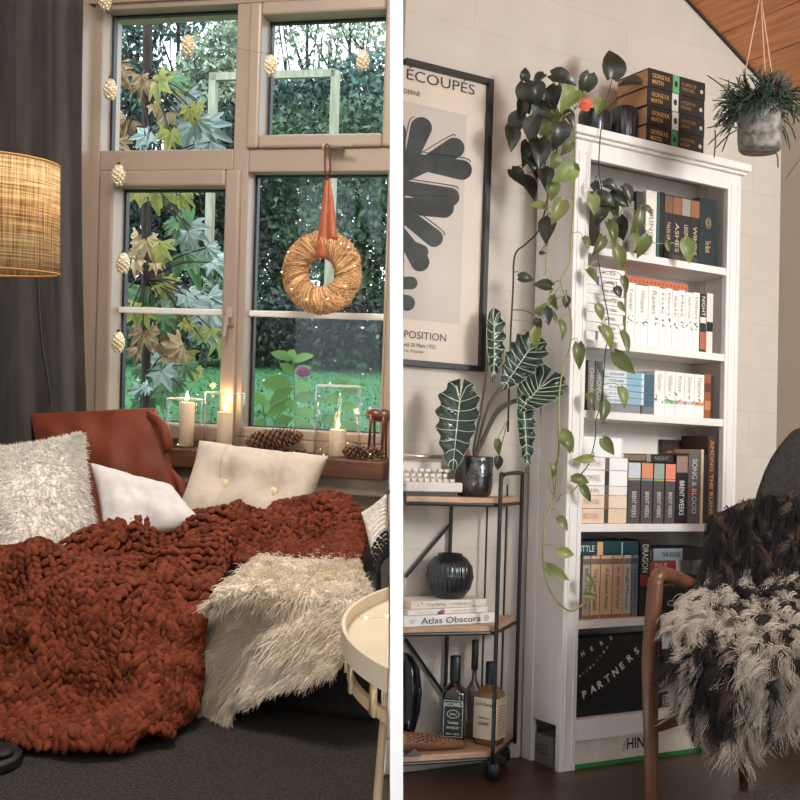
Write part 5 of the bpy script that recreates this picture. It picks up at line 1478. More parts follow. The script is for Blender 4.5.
for k in range(3):
    a = .4 + k * 2 * PI / 3; b.tube([Vector((pc_.x + rP * math.cos(a), pc_.y + rP * math.sin(a), zt_ - .004)), hx, ], .0022, 6)
b.tube([hx, hk], .003, 6); b.build('cord', M_rope, hp, smooth=True)
M_rh = mat('rhipsalis', (58, 74, 58), .6, island=.45)
b = MB()
for k in range(380):
    a = random.uniform(0, 2 * PI); out = Vector((math.cos(a), math.sin(a), 0)); q = Vector((pc_.x, pc_.y, zt_)) + out * rP * random.uniform(.1, .9)
    L_ = random.uniform(.05, .105); up = random.uniform(.1, 1.9); d = (out + Vector((0, 0, up))).normalized(); pts = [q]
    for i in range(1, 5):
        t = i / 4; pts.append(q + d * L_ * t + Vector((random.gauss(0, .004), random.gauss(0, .004), -L_ * .75 * t * t * (1.3 - up * .7))))
    b.tube(pts, [.0024, .0022, .002, .0018, .001], 5)
    for jj in range(2):
        e = pts[3]; dd = (pts[4] - pts[2]).normalized() + Vector((random.gauss(0, .6), random.gauss(0, .6), random.gauss(0, .5)))
        b.tube([e, e + dd * .012, e + dd * .024 + Vector((0, 0, -.006))], [.002, .0017, .0009], 5)
for (x0, y0, x1, y1) in ((737, 130, 716, 148), (738, 120, 708, 145), (737, 128, 707, 128), (782, 125, 790, 150), (784, 120, 796, 140), (738, 110, 712, 100), (735, 118, 722, 152), (740, 108, 707, 75), (775, 152, 778, 168), (715, 130, 714, 158)):
    p, q = at(x0, y0, 3.22), at(x1, y1, 3.2); b.tube(spline([p, p.lerp(q, .5) + Vector((.004, 0, .01)), q], 4), [.0022] * 8 + [.0012], 5)
b.build('foliage', M_rh, hp, smooth=True)
# blade of another leaf entering at the right border
lb = MB(); p, q = at(803, 155, 3.0), at(784, 180, 3.0)
P = []
for i in range(9):
    u = i / 8; c = p.lerp(q, u) + Vector((0, 0, -.004 * u)); hw = .012 * math.sin(PI * (.15 + .85 * u)) ; r_ = RR.ax[1] * .6 + RR.ax[0] * .6
    P.append([c - r_ * hw, c - RR.ax[2] * .003, c + r_ * hw])
o = lb.grid(P).build('leaf_blade', M_lf, smooth=True, thick=.001); tag(o, 'single pointed green leaf hanging at the right edge of the picture', 'leaf')
stp = at(803, 150, 3.0); MB().tube([p, stp + Vector((.0, 0, .2)), Vector((stp.x, stp.y, zc(stp.x)))], .002, 5).build('stem', M_stem, o)

# ---- framed poster
pr = thing('poster', 'black-framed poster of dark cut-out leaf shapes on the wall', 'poster', (-.28, WY, 1.2))
X1 = RR.on(490, 220, Y=WY - .03).x; Zt, Zb = RR.on(489, 78, Y=WY - .03).z, RR.on(487, 372, Y=WY - .03).z; X0 = RR.on(404.5, 220, Y=WY - .03).x - .012
fw = .017
M_fr = mat('black_frame', (20, 20, 21), .4)
b = MB(); b.box((X1 - fw, WY - .03, Zb), (X1, WY - .001, Zt)); b.box((X0, WY - .03, Zt - fw), (X1 - fw, WY - .001, Zt)); b.box((X0, WY - .03, Zb), (X1 - fw, WY - .001, Zb + fw)); b.build('frame', M_fr, pr, bevel=.001)
M_pap = mat('poster_paper', (214, 200, 182), .8, var=.03); YP = WY - .012
MB().box((X0, YP, Zb + fw), (X1 - fw, YP + .006, Zt - fw)).build('print', M_pap, pr)
pp = lambda x, y, o=0: RR.on(x, y, Y=YP - .0005 - o)
q = [pp(404, 101), pp(466.5, 117.5), pp(462, 325), pp(404, 322)]
q = [Vector((X0, YP - .0005, q[0].z)), Vector((q[1].x, YP - .0005, q[0].z)), Vector((q[1].x, YP - .0005, q[2].z)), Vector((X0, YP - .0005, q[2].z))]
MB().add(q, [(0, 3, 2, 1)]).build('tinted_panel', mat('poster_tint', (196, 186, 174), .8, var=.04, vscale=4), pr, thick=.0003)
M_cut = mat('cut_paper', (34, 42, 42), .7, c2=(52, 62, 58), vscale=24)
lobes = [((396, 185), (421, 128), 9, 11), ((396, 178), (454, 148), 8, 10.5), ((420, 162), (462, 170), 8, 10), ((396, 186), (450, 197), 7, 9.5), ((396, 205), (444, 208), 8, 10), ((405, 215), (434, 238), 8, 9), ((396, 232), (420, 262), 9, 9.5), ((396, 240), (421, 252), 6, 7.5), ((396, 283), (411, 283), 6, 6.5), ((396, 300), (407, 303), 7, 8), ((394, 130), (396, 330), 12, 7)]
for i, ((ax_, ay), (bx_, by_), w0, w1) in enumerate(lobes):
    poly = []; d = math.atan2(by_ - ay, bx_ - ax_)
    for k in range(13): a = d + PI / 2 - PI * k / 12; poly.append((bx_ + w1 * math.cos(a), by_ + w1 * math.sin(a)))
    for k in range(5): a = d - PI / 2 - PI * k / 4; poly.append((ax_ + w0 * math.cos(a), ay + w0 * math.sin(a)))
    V = [pp(x, y, .0008 + .00005 * i) for x, y in poly]
    V = [Vector((max(v.x, X0), v.y, v.z)) for v in V]
    MB().add(V, [list(range(len(V)))]).build('cut_shape', M_cut, pr)
ol = MB()
for (ax_, ay), (bx_, by_), w0, w1 in lobes[:6]:
    d = math.atan2(by_ - ay, bx_ - ax_); nx, ny = math.sin(d), -math.cos(d); x0_ = max(ax_, 404.5); t0_ = (x0_ - ax_) / (bx_ - ax_)
    pts = [(x0_ + nx * (w0 + 2.2), ay + (by_ - ay) * t0_ + ny * (w0 + 2.2)), (bx_ + nx * (w1 + 2.2), by_ + ny * (w1 + 2.2)), (bx_ + math.cos(d) * w1 * .7 + nx * w1 * .95, by_ + math.sin(d) * w1 * .7 + ny * w1 * .95)]
    V = [pp(x, y, .0016) for x, y in pts]; V = [Vector((max(v.x, X0 + .004), v.y, v.z)) for v in V]
    ol.tube(spline(V, 5), .0014, 5)
ol.build('cut_outline', M_cut, pr)
M_ink = cmat((44, 38, 36))
for s_, x0, y0, x1, y1, hh in (('ÉCOUPÉS', 406.5, 79, 474.5, 97, .040), ('DERNE', 403.8, 93, 420, 96.5, .014), ('POSITION', 404, 337.5, 446, 341.5, .022), ('edi 25 Mars 1953', 404, 346, 435, 349, .012), ('ris, France', 404, 352, 423, 354, .010)):
    p, q = pp(x0, y0, .001), pp(x1, y1, .001)
    text(s_, Vector((p.x, p.y, (p.z + q.z) / 2 if False else p.z)), (1, 0, 0), (0, 0, 1), M_ink, pr, w=q.x - p.x, h=hh)
MB().box((X0, WY - .026, Zb + fw), (X1 - fw, WY - .024, Zt - fw)).build('glazing', glass_mat('poster_glass', (1, 1, 1), fres=1.4, strength=.6), pr)

# ---- drinks trolley
M_tm = mat('trolley_metal', (24, 24, 25), .4); M_ash = mat('trolley_wood', (178, 142, 112), .5, var=.2, vscale=3, stretch=(2, 30, 10))
xp = lambda y: RR.on(404.2, 560, Y=y).x
A0 = RR.on(492, 755, Y=.0); Ax, Ay = A0.x, .0
Bp = RR.on(519, 503, Y=.15); Bx, By = Bp.x, .15
tz = {'t': RR.on(490, 498, Y=.0).z, 'm': RR.on(490, 626, Y=0).z, 'b': RR.on(487, 752, Y=0).z}
Fy = .055
foot = [(xp(Fy) + .0, Fy), (Ax, Ay), (Bx, By), (Bx - .005, .178), (xp(.178), .178)]
tro = thing('drinks_trolley', 'black metal trolley with three wooden shelves on small wheels', 'trolley', (Ax - .1, .09, 0))
for k in 'tmb':
    MB().prism(foot, tz[k] - .016, tz[k]).build('shelf', M_ash, tro, bevel=.002)
    fr_ = MB(); pts = [Vector((x, y, tz[k] - .021)) for x, y in foot[:4]]; fr_.tube(pts, .005, 8); fr_.build('shelf_frame', M_tm, tro)
zl = .085; top_ = RR.on(498, 474, Y=0).z
oA = Vector((Ax - .008, Ay - .014, 0)); oB = Vector((Bx + .006, By - .006, 0)); up = lambda z: Vector((0, 0, z))
hd = MB(); hd.tube(spline([oA + up(tz['b'] - .03), oA + up(.5), oA + up(top_ - .03), oA + up(top_ - .008) + (oB - oA) * .06, oA + up(top_) + (oB - oA) * .2, oB + up(top_ + .004) - (oB - oA) * .15, oB + up(top_ - .004), oB + up(top_ - .03), oB + up(.5), oB + up(tz['b'] - .03)], 6), .0062, 10)
hd.build('end_handle', M_tm, tro, smooth=True)
for px, y in ((484.5, .17), (504, .17)):
    q = RR.on(px, 600, Y=y); MB().tube([Vector((q.x, y, tz['b'] - .02)), Vector((q.x, y, tz['t'] + (.035 if px > 490 else -.018)))], .003, 8).build('rod', M_tm, tro)
q = RR.on(452.5, 560, Y=.17); MB().tube([Vector((q.x, .186, .03)), Vector((q.x, .186, tz['t'] - .02))], .006, 8).build('rear_post', M_tm, tro)
e0, e1 = RR.on(452, 522, Y=.186), RR.on(405.5, 577, Y=.186); MB().tube([e0, e1], .005, 8).build('brace', M_tm, tro)
e0, e1 = RR.on(405.5, 639, Y=.186), RR.on(444, 694, Y=.186); MB().tube([e0, e1], .005, 8).build('brace', M_tm, tro)
cs = RR.on(494, 769, Y=-.0); cz = .034
MB().ball((cs.x, cs.y + .01, cz), .012, .034, .034, None, 16, 10).tube([(cs.x, cs.y + .01, cz), (cs.x, cs.y + .01, tz['b'] - .03)], .007, 8).box((cs.x - .02, cs.y - .012, tz['b'] - .034), (cs.x + .035, cs.y + .03, tz['b'] - .018)).build('caster', M_tm, tro, smooth=False)
MB().ball((Bx - .02, .16, .028), .012, .028, .028, None, 14, 8).tube([(Bx - .02, .16, .03), (Bx - .02, .16, tz['b'] - .02)], .007, 8).build('caster', M_tm, tro)

# on the top shelf: typewriter and plant
TZ = tz['t']
M_ty = mat('typewriter_cream', (206, 200, 190), .45); M_key = mat('key_cap', (226, 216, 200), .35); M_td = mat('typewriter_dark', (60, 56, 52), .5)
y0 = .060; xl = xp(y0); xr = RR.on(463, 488, Y=y0).x
ty = thing('typewriter', 'cream typewriter with round-edged keys on the trolley top', 'typewriter', ((xl + xr) / 2, .1, TZ))
b = MB(); b.box((xl, y0, TZ + .012), (xr, y0 + .012, TZ + .040)); b.box((xl, y0 + .012, TZ + .012), (xr, .165, TZ + .026)); b.build('body', M_ty, ty, bevel=.004)
b = MB(); b.box((xl, y0 + .004, TZ + .001), (xr - .02, .16, TZ + .012)); b.build('feet', M_td, ty)
b = MB(); b.prism([(y0 + .07, TZ + .026), (.167, TZ + .026), (.167, TZ + .115), (y0 + .085, TZ + .098)], xl, xr - .02, Matrix(((0, 0, 1, 0), (1, 0, 0, 0), (0, 1, 0, 0), (0, 0, 0, 1)))); b.build('carriage_housing', M_ty, ty, bevel=.006)
MB().tube([(xl, .125, TZ + .112), (xr - .012, .125, TZ + .112)], .007, 12).build('roller', M_chrome, ty, smooth=True)
rows_ = [(y0 + .022, .044), (y0 + .037, .058), (y0 + .053, .072)]
for r, (ky, kz) in enumerate(rows_):
    for k in range(8):
        kx = xl + .012 + .0215 * k + .006 * (r % 2)
        if kx > xr - .022: continue
        m = MB(); m.box((kx - .0075, ky - .006, TZ + kz - .004), (kx + .0075, ky + .006, TZ + kz + .005)); m.box((kx - .002, ky - .002, TZ + .026), (kx + .002, ky + .002, TZ + kz - .003)); m.build('key', M_key, ty, bevel=.0015)
# alocasia
pq = RR.on(474, 476, Y=.085); s = RR.scale(pq); r = 18.8 * s; zp = RR.on(474, 456, Y=.085).z
al = thing('alocasia', 'dark arrow-leaved plant with pale veins in a glazed pot on the trolley', 'plant', (pq.x, .085, TZ))
M_pot = mat('black_glazed_pot', (44, 40, 38), .18, coat=.6, var=.3, vscale=30, bump=.25, bscale=90)
MB().lathe([(0, TZ + .001), (r * .80, TZ + .001), (r * .94, TZ + .010), (r, TZ + .035), (r, zp - .012), (r * .97, zp - .010), (r, zp - .004), (r * .97, zp), (r * .9, zp), (r * .9, zp - .015), (0, zp - .015)], (pq.x, .085, 0), 48).build('pot', M_pot, al, smooth=True)
MB().lathe([(0, zp - .012), (r * .89, zp - .014)], (pq.x, .085, 0), 24).build('soil', mat('soil', (52, 36, 26), .95), al)
M_al = mat('alocasia_leaf', (22, 46, 34), .3, coat=.3, var=.3, vscale=14); M_vein = mat('pale_vein', (196, 208, 180), .5); M_as = mat('alocasia_stem', (70, 62, 50), .6)


def aloc(base_px, tip_px, Yb, Yt, wid, tilt, ears=.28, fold=.3):
    a, t_ = RR.on(*base_px, Y=Yb), RR.on(*tip_px, Y=Yt); ax_ = t_ - a; L_ = ax_.length; xd = ax_.normalized()
    r_, u_, f_ = RR.ax; n = (-f_ + r_ * tilt[0] + u_ * tilt[1]).normalized(); m = rot_to(xd, n.cross(xd)); K = 40; half = []
    leaf = MB(); rows = []
    for i in range(K + 1):
        u = i / K; w_ = np.interp(u, [0, .06, .2, .4, .6, .8, .93, 1], [.10, .62, .95, 1, .86, .55, .2, .0]) * wid * .5
        w_ *= 1 + .10 * math.sin(u * 2 * PI * 6); row = []
        for v in (-1, -.7, -.35, 0, .35, .7, 1):
            x = (u * (1 + ears) - ears) * L_ if abs(v) > .01 else u * L_
            bl = abs(v) ** 1.2; x = u * L_ * (1 - bl) + (u * (1 + ears) - ears) * L_ * bl
            z = fold * abs(v) * w_ + .004 * math.sin(u * 2 * PI * 6) * abs(v) - .05 * L_ * (u - .4) ** 2 * 2
            row.append(m @ Vector((x, v * w_, z)) + a)
        rows.append(row)
    lo = leaf.grid(rows).build('leaf', M_al, al, smooth=True, thick=.001)
    vb = MB(); off = n * .0016
    vb.tube([rows[i][3] + off for i in range(0, K - 1)], list(np.linspace(.0022, .0007, K - 1)), 5)
    for i in range(2, K - 4, 5):
        for sg in (1, -1):
            pts = []
            for q, v in enumerate((3, 3 + sg, 3 + 2 * sg, 3 + 3 * sg)): pts.append(rows[min(K, i + [0, 2, 4, 5][q])][v] + off)
            vb.tube(pts, [.0015, .0013, .001, .0007], 5)
    for sg in (1, -1):
        vb.tube([rows[1][3] + off, rows[1][3 + sg] + off, rows[1][3 + 2 * sg] + off, rows[2][3 + 3 * sg] + off], [.0018, .0015, .0011, .0008], 5)
        vb.tube([rows[i][3 + 3 * sg] + n * .0005 for i in range(0, K)], .0006, 4)
    vb.build('veins', M_vein, lo, smooth=True)
    return rows[0][3]


b = MB()
for bp_, tp_, Yb, Yt, w_, tl, ea, sp in (((460, 398), (452, 474), .06, .045, .118, (-.2, .2), .26, [(468, 452), (466, 425)]),
                                         ((494, 322), (494, 383), .12, .10, .064, (.5, 0), .24, [(474, 450), (481, 410), (490, 350)]),
                                         ((529, 350), (501, 391), .08, .07, .108, (.2, .5), .36, [(477, 450), (489, 405), (515, 370)]),
                                         ((539, 388), (519, 412), .05, .03, .135, (.1, .6), .75, [(478, 450), (497, 410), (520, 398)]),
                                         ((524, 408), (528, 474), .04, .03, .056, (.3, .1), .22, [(479, 450), (497, 414), (516, 402)])):
    a = aloc(bp_, tp_, Yb, Yt, w_, tl, ea)
    sp_ = [Vector((pq.x + random.uniform(-.015, .015), .085, zp - .012))] + [RR.on(x, y, Y=.085 + (Yb - .085) * k / len(sp)) for k, (x, y) in enumerate(sp)] + [a]
    b.tube(spline(sp_, 5), list(np.linspace(.0055, .0028, (len(sp_) - 1) * 5 + 1)), 7)
b.build('stems', M_as, al, smooth=True)
b = MB(); b.tube(spline([Vector((pq.x - .02, .08, zp - .01)), RR.on(464, 448, Y=.08), RR.on(470, 432, Y=.08)], 4), [.011, .011, .01, .01, .009, .008, .007, .006, .005], 8); b.build('corm', mat('corm_brown', (140, 86, 52), .8, var=.3, vscale=30), al, smooth=True)

# on the middle shelf: vase over three books
MZ = tz['m']
specs = [(404.6, 499, .030, (226, 222, 216), 'white book with bold black lettering, lowest of the three on the trolley', 'Atlas Obscura', (38, 34, 34), (.17, .80), .6, .05),
         (408, 488, .016, (224, 216, 208), 'thin white book in the middle of the three on the trolley', 'NOVELIST', (190, 150, 130), (.55, .83), .4, .06),
         (411, 486, .022, (218, 208, 194), 'cream speckled book on top of the three on the trolley', 'Cooking', (170, 150, 110), (.2, .45), .5, .065)]
zz = MZ
for a, c, th, col, lb, ti, tcol, ts, tg, y0 in specs:
    xa, xb = max(RR.on(a, 610, Y=y0).x, xp(y0) + .002), RR.on(c, 610, Y=y0).x
    o = book_h(xa, xb, zz, th, col, lb, 'books under the ribbed vase', dep=.105, Y=y0, title=ti, tcol=tcol, tspan=ts, thgt=tg)
    w = xb - xa
    if th == .030:
        MB().ball((xa + w * .86, y0 - .0008, zz + .015), .0105, .0008, .0105, None, 14, 6).build('seal', cmat((186, 180, 172)), o); MB().box((xa + w * .955, y0 - .0006, zz + .006), (xa + w * .975, y0, zz + .024)).build('publisher_mark', cmat((40, 38, 38)), o)
        text('A TRAVEL\nGUIDE', (xa + w * .05, y0 - .0012, zz + .010), (1, 0, 0), (0, 0, 1), cmat((150, 146, 140)), o, w=w * .07, h=.011)
    if th == .016:
        MB().box((xa + w * .36, y0 - .0006, zz + .001), (xa + w * .44, y0, zz + .008)).build('spine_band', cmat((52, 56, 110)), o); MB().ball((xa + w * .42, y0 - .0006, zz + .009), .009, .0007, .005, None, 8, 5).build('ornament', cmat((196, 70, 52)), o)
        text('Sarah Crown', (xa + w * .12, y0 - .0012, zz + .005), (1, 0, 0), (0, 0, 1), cmat((170, 160, 150)), o, w=w * .2, h=.005)
    if th == .022:
        for k in range(9): MB().ball((xa + w * random.uniform(.05, .95), y0 - .0006, zz + random.uniform(.005, .018)), .0022, .0006, .0022, None, 8, 4).build('ornament', cmat((150, 110, 84)), o)
        text('Hali Bernstein', (xa + w * .55, y0 - .0012, zz + .008), (1, 0, 0), (0, 0, 1), cmat((150, 126, 100)), o, w=w * .24, h=.007)
    zz += th
vz = zz; pv = RR.on(450, 568, Y=.115); s = RR.scale(pv); R_ = 23.5 * s; H = 44 * s * 1.0
o = MB().lathe([(0, vz), (R_ * .5, vz), (R_ * .62, vz + H * .03), (R_ * .88, vz + H * .22), (R_, vz + H * .48), (R_ * .93, vz + H * .72), (R_ * .7, vz + H * .90), (R_ * .52, vz + H * .955), (R_ * .50, vz + H), (R_ * .43, vz + H), (R_ * .44, vz + H * .9), (0, vz + H * .5)], (pv.x, .115, 0), 120, rib=.022, nrib=30).build('vase', mat('ink_glaze', (24, 30, 34), .22, coat=.5), smooth=True)
tag(o, 'round ribbed blue-black vase standing on the three books', 'vase')

# on the bottom shelf: egg vase, bottles, carved fish
BZ = tz['b']
M_gl = mat('gloss_black', (8, 11, 20), .07, spec=.6)
pv = RR.on(405.5, 695, Y=.155); s = RR.scale(pv); R_ = 21 * s; H = RR.on(410, 653, Y=.12).z - BZ
xe = xp(.12); cxv = xe - .0 + .0
b = MB(); prof = [(0, BZ), (R_ * .35, BZ), (R_ * .6, BZ + H * .08), (R_ * .95, BZ + H * .4), (R_, BZ + H * .62), (R_ * .85, BZ + H * .85), (R_ * .5, BZ + H * .97), (R_ * .3, BZ + H), (0, BZ + H)]
n = 24; vs = []
for r, z in prof:
    for j in range(n + 1):
        a = -PI / 2 + PI * j / n * 1.0; vs.append(Vector((xe + .003 + r * math.cos(a), .118 + .06 * r / R_ * math.sin(a), z + .001)))
fs = [[i * (n + 1) + j, i * (n + 1) + j + 1, (i + 1) * (n + 1) + j + 1, (i + 1) * (n + 1) + j] for i in range(len(prof) - 1) for j in range(n)]
fs.append([i * (n + 1) for i in range(len(prof))]); fs.append([i * (n + 1) + n for i in range(len(prof))][::-1])
tag(b.add(vs, fs).build('vase', M_gl, smooth=True), 'glossy black egg-shaped vase at the left end of the trolley bottom shelf', 'vase')


CR = Vector((RR.ax[0].x, RR.ax[0].y, 0)).normalized(); CF = Vector((RR.ax[2].x, RR.ax[2].y, 0)).normalized()


def bottle(px0, px1, ysh, yneck, ycap, Y, gm, label, capm, th=0.0):
    """a square-shouldered bottle turned th from facing the viewer's side of the room"""
    pm = (px0 + px1) / 2; p = RR.on(pm, 720, Y=Y); s = RR.scale(p); hw = (px1 - px0) / 2 * s / (abs(math.cos(th)) + abs(math.sin(th)))
    xd = CR * math.cos(th) - CF * math.sin(th); yd = Vector((-xd.y, xd.x, 0)); c = Vector((p.x, p.y, 0))
    zs, zn, zc_ = RR.on(pm, ysh, Y=Y).z, RR.on(pm, yneck, Y=Y).z, RR.on(pm, ycap, Y=Y).z
    t = thing('bottle', label, 'bottle', (c.x, c.y, BZ)); prof = [(0, BZ + .001), (.88, BZ + .001), (.98, BZ + .006), (1, BZ + .02), (1, zs - .012), (.92, zs), (.6, zs + .014), (.36, zs + .026), (.32, zn)]
    vs = []; n = 32
    for r, z in prof:
        rr = min(1, r); e = 7 if r > .85 else 2 + 2 * max(0, r - .36)
        for j in range(n):
            a = 2 * PI * j / n + PI / 4; ca, sa = math.cos(a), math.sin(a); k = (abs(ca) ** e + abs(sa) ** e) ** (-1 / e)
            vs.append(c + xd * (hw * rr * k * ca) + yd * (hw * rr * k * sa) + Vector((0, 0, z)))
    fs = [[i * n + j, i * n + (j + 1) % n, (i + 1) * n + (j + 1) % n, (i + 1) * n + j] for i in range(len(prof) - 1) for j in range(n)] + [[(len(prof) - 1) * n + j for j in range(n)]]
    MB().add(vs, fs).build('glass', gm, t, smooth=True)
    MB().lathe([(0, zn - .004), (hw * .44, zn - .004), (hw * .46, zn), (hw * .46, zc_ - .002), (hw * .42, zc_), (0, zc_)], (c.x, c.y, 0), 24).build('cap', capm, t, smooth=True)
    m = Matrix(((xd.x, yd.x, 0, c.x), (xd.y, yd.y, 0, c.y), (0, 0, 1, 0), (0, 0, 0, 1)))
    return t, m, hw, zs, xd


def btext(s, m, hw, u, z, mt, t, w, h, side=0, bold=0):
    """centred lettering on a bottle's front (side 0)"""
    o = m @ Vector((u * hw, -hw - .0024, z)); text(s, o, m.col[0].xyz, (0, 0, 1), mt, t, w=w, h=h, align='C', bold=bold)


M_bot = mat('whiskey_glass', (22, 14, 10), .08, coat=.8); M_capb = mat('black_cap', (18, 18, 19), .35)
M_bc2 = mat('smoky_bottle', (96, 90, 84), .1, coat=.8); M_hon = mat('honey_bottle', (112, 84, 50), .12, coat=.8)
bottle(464, 482, 688, 668, 640, .150, M_bc2, 'clear-necked bottle with a black cap standing behind the other two', M_capb, .2)
t, m, hw, zs, xd = bottle(440.5, 467, 690, 680, 656, .10, M_bot, 'square dark whiskey bottle with a black label on the trolley', M_capb, .12)
z0_ = BZ + .026; h_ = (zs - .008) - z0_; M_lw = cmat((214, 208, 196))
MB().obox(m, (-hw * .88, -hw - .0015, z0_), (hw * .88, -hw + .004, z0_ + h_ * .92)).build('label', mat('label_black', (20, 19, 19), .5), t)
btext("JACK DANIEL'S", m, hw, 0, z0_ + h_ * .78, M_lw, t, hw * 1.55, .016, bold=.015); btext('OLD No.7', m, hw, 0, z0_ + h_ * .57, M_lw, t, hw * .6, .007)
btext('Tennessee', m, hw, 0, z0_ + h_ * .38, M_lw, t, hw * .9, .008); btext('WHISKEY', m, hw, 0, z0_ + h_ * .26, M_lw, t, hw * 1.1, .007); btext('40% VOL', m, hw, 0, z0_ + h_ * .12, M_lw, t, hw * 1.2, .005)
b = MB(); b.tube([m @ Vector((hw * .5 * math.cos(a), -hw - .002, z0_ + h_ * .57 + .011 * math.sin(a))) for a in np.linspace(0, 2 * PI, 25)], .0007, 4, False)
for zz_ in (z0_ + .006, z0_ + h_ * .87): b.obox(m, (-hw * .78, -hw - .002, zz_), (hw * .78, -hw - .0014, zz_ + .001))
for sg in (-1, 1): b.obox(m, (sg * hw * .78 - .0005, -hw - .002, z0_ + .006), (sg * hw * .78 + .0005, -hw - .0014, z0_ + h_ * .87))
b.build('label_border', M_lw, t)
t, m, hw, zs, xd = bottle(472.5, 507, 692, 682, 662, .075, M_hon, 'square bottle with a cream label at the right end of the trolley', M_capb, .55)
z0_ = BZ + .02; h_ = (zs - .006) - z0_; M_ld = cmat((60, 42, 30))
MB().obox(m, (-hw * .92, -hw - .0015, z0_), (hw * .92, -hw + .003, z0_ + h_ * .95)).obox(m, (hw - .003, -hw * .85, z0_), (hw + .0012, hw * .85, z0_ + h_ * .95)).build('label', cmat((206, 188, 158)), t)
btext('Jack Daniel', m, hw, 0, z0_ + h_ * .80, M_ld, t, hw * 1.6, .013); btext('Tennessee', m, hw, 0, z0_ + h_ * .50, M_ld, t, hw * 1.0, .008); btext('HONEY', m, hw, 0, z0_ + h_ * .36, M_ld, t, hw * 1.0, .010, bold=.015)
b = MB()
for k in range(11): b.obox(m, (hw + .001, -hw * .6, z0_ + .012 + .008 * k), (hw + .0018, hw * .6, z0_ + .0145 + .008 * k))
b.build('label_lines', cmat((140, 120, 96)), t)
# carved scaly fish
M_fish = mat('fish_wood', (112, 70, 46), .5, var=.25, vscale=16); M_fin = mat('fish_fin', (40, 30, 26), .5)
q0, q1, q2 = Vector((xp(.085) + .002, .08, BZ + .032)), RR.on(430, 748, Y=.07), RR.on(462, 742, Y=.06)
q1 = Vector((q1.x, .062, BZ + .026)); q2 = Vector((q2.x, .05, BZ + .012))
b = MB(); path = spline([q0, q1, q2], 8); rad = list(np.linspace(.030, .008, len(path))); b.tube(path, rad, 14)
for i in range(1, len(path) - 1):
    for j in range(7):
        a = PI * (.15 + .9 * (j + .5 * (i % 2)) / 7) + PI; d = (path[i + 1] - path[i - 1]).normalized(); u = Vector((0, 0, 1)); sd2 = d.cross(u).normalized()
        o_ = (sd2 * math.cos(a) * -1 + u * -math.sin(a)); c = path[i] + o_ * rad[i] * .98; b.ball(c, .0105 * (rad[i] / .03) ** .5, .0066, .0042, rot_to(d, d.cross(o_) * -1), 8, 4)
fo = tag(b.build('fish_carving', M_fish, smooth=True), 'carved brown fish with a scaly body lying on the trolley bottom shelf', 'carving')
f0 = RR.on(408, 752, Y=.03); MB().add([(f0.x, .04, BZ + .004), (f0.x + .05, .035, BZ + .002), (f0.x + .03, .045, BZ + .020), (f0.x + .005, .048, BZ + .012), (f0.x, .05, BZ + .002), (f0.x + .05, .05, BZ + .001)], [(0, 1, 2, 3), (4, 5, 2, 3), (0, 1, 5, 4), (1, 5, 2), (0, 4, 3)]).build('fin', M_fin, fo)

# ---- armchair
A = RR.on(652, 815, Z=0); Bk = RR.on(744, 782, Z=0); dep_d = (Bk - A).normalized(); wid_d = Vector((dep_d.y, -dep_d.x, 0))
M_teak = mat('teak', (108, 68, 45), .4, var=.25, vscale=6, stretch=(6, 6, 1.2), coat=.15); M_shell = mat('charcoal_felt', (58, 54, 52), .95, var=.25, vscale=90, bump=.25, bscale=300)
ch = thing('armchair', 'teak-framed armchair with a charcoal back under a shaggy fleece', 'armchair', (A + Bk) / 2)
dA = (A - RR.E).dot(RR.ax[2]); dB = (Bk - RR.E).dot(RR.ax[2])
tA = at(656, 578, dA + .04)
b = MB(); b.tube(spline([A, at(651, 740, dA + .005), at(650, 660, dA + .02), at(655, 590, dA + .04), tA], 5), list(np.interp(np.linspace(0, 1, 21), [0, .5, .85, 1], [.016, .022, .020, .017])), 12); b.build('leg', M_teak, ch, smooth=True)
b = MB(); b.tube(spline([at(655, 583, dA + .04), at(660, 574, dA + .06), at(672, 576, dA + .11), at(693, 586, dA + .18), at(716, 597, dA + .25), at(745, 610, dA + .33)], 5), list(np.interp(np.linspace(0, 1, 26), [0, .1, .5, 1], [.012, .018, .020, .016])), 12); b.build('armrest', M_teak, ch, smooth=True)
b = MB(); b.tube([Bk, Bk + Vector((0, 0, .42)) - dep_d * .04], [.014, .02], 10); b.build('leg', M_teak, ch, smooth=True)
b = MB(); b.tube([at(655, 727, dA + .01), at(655, 727, dA + .01) + dep_d * ((Bk - A).length) + Vector((0, 0, .01))], .015, 10); b.build('stretcher', M_teak, ch, smooth=True)
A2 = A + wid_d * .58; B2 = Bk + wid_d * .56
for P_, h_ in ((A2, .60), (B2, .42)):
    MB().tube([P_, P_ + Vector((0, 0, h_))], [.014, .02], 10).build('leg', M_teak, ch, smooth=True)
MB().tube([A2 + Vector((0, 0, .60)), B2 + Vector((0, 0, .52)) + dep_d * .05], .018, 10).build('armrest', M_teak, ch, smooth=True)
b = MB(); sz_ = .37
c0 = A + wid_d * .045 + dep_d * .02; c1_ = A2 - wid_d * .045 + dep_d * .02; c2_ = B2 - wid_d * .045; c3 = Bk + wid_d * .045
b.prism([tuple(v.xy) for v in (c0, c1_, c2_, c3)], sz_, sz_ + .06); b.build('seat', M_shell, ch, bevel=.02)
rows = []
for v, dd in ((0, .0), (.15, .01), (.4, .035), (.7, .07), (.88, .085), (.97, .088), (1.0, .088)):
    zr = .40 + v * .66; row = []
    hw = np.interp(v, [0, .3, .55, .8, .92, 1], [.30, .30, .285, .255, .23, .17])
    for u in np.linspace(-1, 1, 17):
        cc = Bk + wid_d * (.25 + hw * u) + dep_d * (.06 + dd - .07 * u * u * (1 - .4 * v)); row.append(Vector((cc.x, cc.y, zr - .03 * abs(u) ** 3 * (v > .85))))
    rows.append(row)
